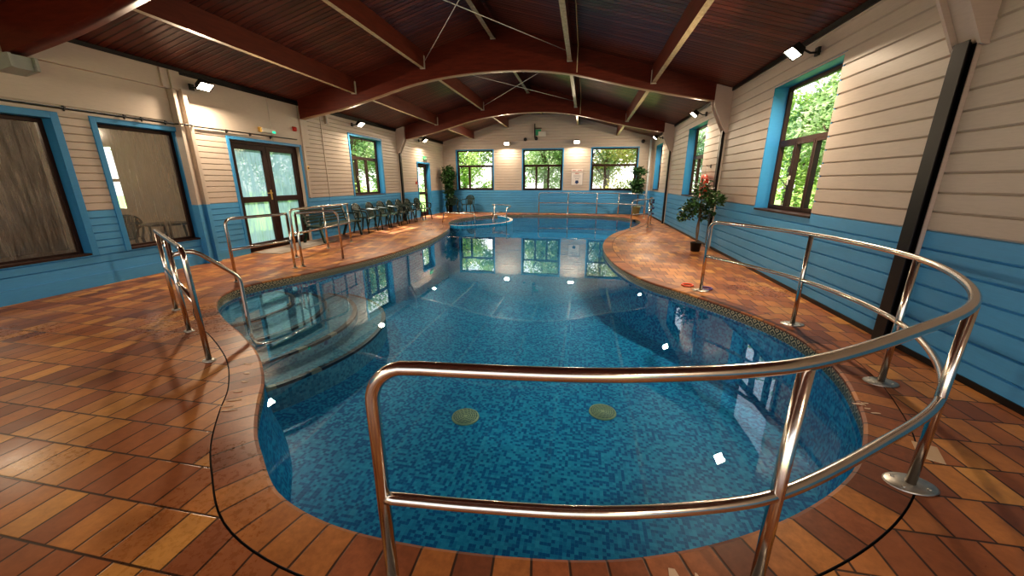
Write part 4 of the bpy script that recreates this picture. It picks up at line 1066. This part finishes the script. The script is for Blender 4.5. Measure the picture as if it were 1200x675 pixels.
m = MB(); m.tube([(-.08, 0, 0), (-.08, .1, -.12), (-.08, .1, -.25)], .005, 6); m.tube([(-.08, 0, 0), (-.10, -.08, -.12), (-.12, -.08, -.25)], .005, 6); m.build('cord', 'rope_white', t)
# dive rings on deck
for (x, y, mt, lb) in ((1.58, 5.80, 'ring_orange', 'orange red dive ring on the deck at the foot of the handrail'), (1.80, 5.66, 'ring_purple', 'purple dive ring lying behind the handrail foot')):
    m = MB(); torus(m, (0, 0, .014), .075, .011, Matrix.Identity(3)); o = m.build('dive_ring', mt); o.location = (x, y, 0); tag(o, lb, 'ring')
# floats hung on the corner rail end post
t = thing('float_cluster', 'string of small dark swim floats hung on the far right rail post', 'floats', (2.42, 14.6, 0))
rnd = random.Random(5)
for k in range(9):
    z = .38 + .068 * k; a = k * 1.9; m = MB(); mat = 'dark_plastic' if k % 3 else 'lane_blue'
    m.lathe([(.0, -.03), (.04, -.025), (.045, 0), (.04, .025), (0, .03)], (.055 * math.cos(a), .055 * math.sin(a), z), 12, M=Matrix.Rotation(rnd.uniform(-.8, .8), 3, 'X')); m.build('float', mat, t)
# white pipe in far right corner
t = thing('white_pipe', 'white vertical pipe in the far right corner', 'pipe', (2.78, 18.6, 0))
m = MB(); m.tube([(0, 0, 0), (0, 0, 3.3)], .045, 12); m.build('pipe_run', 'pipe_white', t)
for z in (.6, 1.8, 2.9):
    m = MB(); m.lathe([(.055, -.02), (.055, .02)], (0, 0, z), 12); m.box((0, 0, z - .015), (.02, .26, z + .015)); m.build('pipe_clip', 'pipe_white', t)

# ------------------------------------------------------------------ lounge behind the misted windows
def sbox(name, a, b, mat, label):
    m = MB(); m.box(a, b); return tag(m.build(name, mat), label, name.split('_')[0], kind='structure')
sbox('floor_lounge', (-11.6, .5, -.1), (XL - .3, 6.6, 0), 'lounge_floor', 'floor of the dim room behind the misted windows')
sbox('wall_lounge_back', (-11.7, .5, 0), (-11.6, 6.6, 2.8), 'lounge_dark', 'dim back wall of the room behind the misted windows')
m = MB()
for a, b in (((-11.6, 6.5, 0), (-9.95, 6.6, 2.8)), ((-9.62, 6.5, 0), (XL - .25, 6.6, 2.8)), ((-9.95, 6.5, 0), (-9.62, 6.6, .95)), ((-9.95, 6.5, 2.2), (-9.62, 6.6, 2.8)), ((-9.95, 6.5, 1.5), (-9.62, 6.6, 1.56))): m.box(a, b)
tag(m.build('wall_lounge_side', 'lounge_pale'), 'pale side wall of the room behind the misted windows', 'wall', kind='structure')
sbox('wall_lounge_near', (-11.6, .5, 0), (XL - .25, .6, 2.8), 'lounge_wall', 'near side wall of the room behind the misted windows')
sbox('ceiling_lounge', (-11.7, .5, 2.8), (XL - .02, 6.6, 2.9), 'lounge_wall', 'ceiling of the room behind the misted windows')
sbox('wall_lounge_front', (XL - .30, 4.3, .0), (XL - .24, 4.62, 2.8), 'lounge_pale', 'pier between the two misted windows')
c2 = dup(ch, (-8.75, 5.75, 0), -.9, 'dark plastic chair seen through the second misted window', 'chairs in the room behind the glass')
t = thing('cafe_table', 'dark table beside the chair, seen through the second misted window', 'table', (-8.3, 6.15, 0))
t.location = (-7.95, 5.95, 0)
m = MB(); m.lathe([(.36, .70), (.38, .71), (.38, .73), (0, .73)]); m.build('table_top', 'chair_green', t)
for k in range(4):
    a = PI / 4 + k * PI / 2; m = MB(); m.tube([(.25 * math.cos(a), .25 * math.sin(a), .70), (.3 * math.cos(a), .3 * math.sin(a), 0)], .02, 8); m.build('leg', 'chair_green', t)
ld = bpy.data.lights.new('lounge_fill', 'POINT'); ld.energy = 130; ld.color = (1, .8, .6); ld.shadow_soft_size = .12  # fill light added to brighten the dim room; no lamp modelled
lo = bpy.data.objects.new('lounge_fill', ld); COL.objects.link(lo); lo.location = (-9.3, 3.6, 2.55)

# ------------------------------------------------------------------ outside
m = MB()
for (xa, ya, xb, yb) in ((-60, -40, -12, 80), (XR + .4, -40, 60, 80), (-12, YF + .4, XR + .4, 80), (-12, 6.7, XL - .4, YF + .4)):
    m.add([(xa, ya, -.25), (xb, ya, -.25), (xb, yb, -.25), (xa, yb, -.25)], [(0, 1, 2, 3)])
tag(m.build('ground', 'grass', recalc=False), 'grass outside the windows', 'ground', kind='structure')
m = MB(); m.add([(-12, -40, -.25), (XR + .4, -40, -.25), (XR + .4, YB - .6, -.25), (-12, YB - .6, -.25)], [(0, 1, 2, 3)])  # brown ground added out of view to keep green bounce off the walls
tag(m.build('ground_unseen', 'paving', recalc=False), 'unseen brown terrace outside behind the camera', 'ground', kind='structure')
def tree_master(mat, seed, H, blobs, n=6500, ls=.16):
    rnd = random.Random(seed); t = thing('tree', 'x', 'tree')
    m = MB(); m.tube(catmull([(0, 0, -.25), (.05, .02, H * .3), (-.05, .05, H * .6), (0, 0, H * .85)], k=4), [.16 - .1 * i / 12 for i in range(13)], 8)
    for k in range(6):
        a = rnd.uniform(0, 6.28); z = H * rnd.uniform(.25, .6); m.tube([(0, 0, z), (math.cos(a) * 1.2, math.sin(a) * 1.2, z + 1.1)], .04, 6)
    m.build('trunk', 'bark', t)
    m = MB(); tot = sum(b[3] ** 2 for b in blobs)
    for (x, y, z, r) in blobs:
        for q in range(int(n * r * r / tot)):
            v = Vector((rnd.gauss(0, 1), rnd.gauss(0, 1), rnd.gauss(0, 1))).normalized() * r * rnd.uniform(.5, 1.08)
            leafmesh(m, (x + v.x, y + v.y, max(z + v.z, -.1)), ls * rnd.uniform(.7, 1.3), rnd)
    m.build('crown', mat, t, recalc=False); return t
def blobs_(seed, H, W):
    r = random.Random(seed); return [(r.uniform(-W, W), r.uniform(-W, W), H * r.uniform(.12, .9), r.uniform(.55, 1.1)) for _ in range(11)]
TM = [tree_master('leaves_bright', 1, 5.0, blobs_(1, 4.6, 1.3)), tree_master('leaves_mid', 2, 6.0, blobs_(2, 5.6, 1.4)), tree_master('leaves_autumn', 3, 5.4, blobs_(3, 5.0, 1.4))]
TS = [(0, -7.4, 23.2, 0, 'bright green tree left of centre behind the left far window'), (0, -5.0, 24.3, 1.2, 'bright green tree behind the right half of the left far window'), (1, -2.6, 25.2, .4, 'pale leafy tree behind the middle far window'), (1, -.6, 24.0, 2, 'grey green tree right of the middle far window'),
      (2, 1.2, 23.6, 0, 'autumn tinted tree behind the right far window'), (0, 3.6, 24.6, 1, 'bright green tree behind the right edge of the right far window'), (1, -9.8, 26.5, 2.2, 'distant leafy tree beyond the far left corner'), (1, 6.4, 27, 0, 'distant leafy tree beyond the far right corner'),
      (0, 7.2, 15.5, 1.9, 'bright tree outside the farthest right window'), (1, 7.0, 12.3, 0, 'leafy tree outside the middle right window'), (0, 6.8, 9.6, 1.5, 'bright green tree outside the near right window, to its left'), (2, 8.2, 11.5 - 4.5, .7, 'yellowing tree filling the near right window'), (1, 6.9, 5.2, 2.8, 'leafy tree outside right of the near right window'),
      (1, 9.5, 19.5, 2, 'leafy tree beyond the far right corner outside'), (0, -11.6, 14.5, .5, 'bright tree outside the three-light left window'), (1, -11.2, 17.6, 1.7, 'leafy tree between the left window and the narrow door outside'), (0, -11.8, 20.9, 2.6, 'bright tree outside the narrow far door'), (1, -12.4, 11.4, 0, 'leafy tree outside left of the three-light window')]
used = set()
for (k, x, y, rz, lb) in TS:
    if k not in used: used.add(k); o = TM[k]; o.location = (x, y, 0); o.rotation_euler = (0, 0, rz)
    else: o = dup(TM[k], (x, y, 0), rz)
    o['label'] = lb; o['group'] = 'trees outside the windows'

# ------------------------------------------------------------------ light
w = bpy.data.worlds.new('World'); SC.world = w; w.use_nodes = True
nt = w.node_tree
for n in list(nt.nodes): nt.nodes.remove(n)
out = nt.nodes.new('ShaderNodeOutputWorld'); bg = nt.nodes.new('ShaderNodeBackground')
tc = nt.nodes.new('ShaderNodeTexCoord'); s = sepxyz(nt, tc.outputs['Generated'])
col = ramp(nt, s[2], [(0, (1.0, .96, .90)), (.2, (.92, .95, 1.0)), (1, (.50, .70, 1.0))])
L(nt, col, bg.inputs[0]); bg.inputs[1].default_value = 2.3; L(nt, bg.outputs[0], out.inputs[0])
sd = bpy.data.lights.new('sun', 'SUN'); sd.energy = 15.0; sd.angle = .01; sd.color = (1, .93, .8)
so = bpy.data.objects.new('sun', sd); COL.objects.link(so); so.location = (-10, 10, 20)
so.rotation_euler = Vector((.62, -.25, -1)).to_track_quat('-Z', 'Y').to_euler()

# ------------------------------------------------------------------ camera
cd = bpy.data.cameras.new('Camera'); cam = bpy.data.objects.new('Camera', cd); COL.objects.link(cam)
cd.sensor_width = 36; cd.sensor_fit = 'HORIZONTAL'; cd.lens = 438.28 / 1200 * 36; cd.clip_start = .02; cd.clip_end = 300
cam.location = (0, 0, 1.5); cam.rotation_euler = (math.radians(90 - 15.8586), 0, math.radians(10.7073))
SC.camera = cam
SC.view_settings.view_transform = 'Standard'
SC.view_settings.look = 'Medium High Contrast'
SC.view_settings.exposure = 0.0
SC.cycles.use_denoising = True
SC.cycles.max_bounces = 10; SC.cycles.transparent_max_bounces = 16; SC.cycles.glossy_bounces = 5
SC.cycles.sample_clamp_indirect = 8
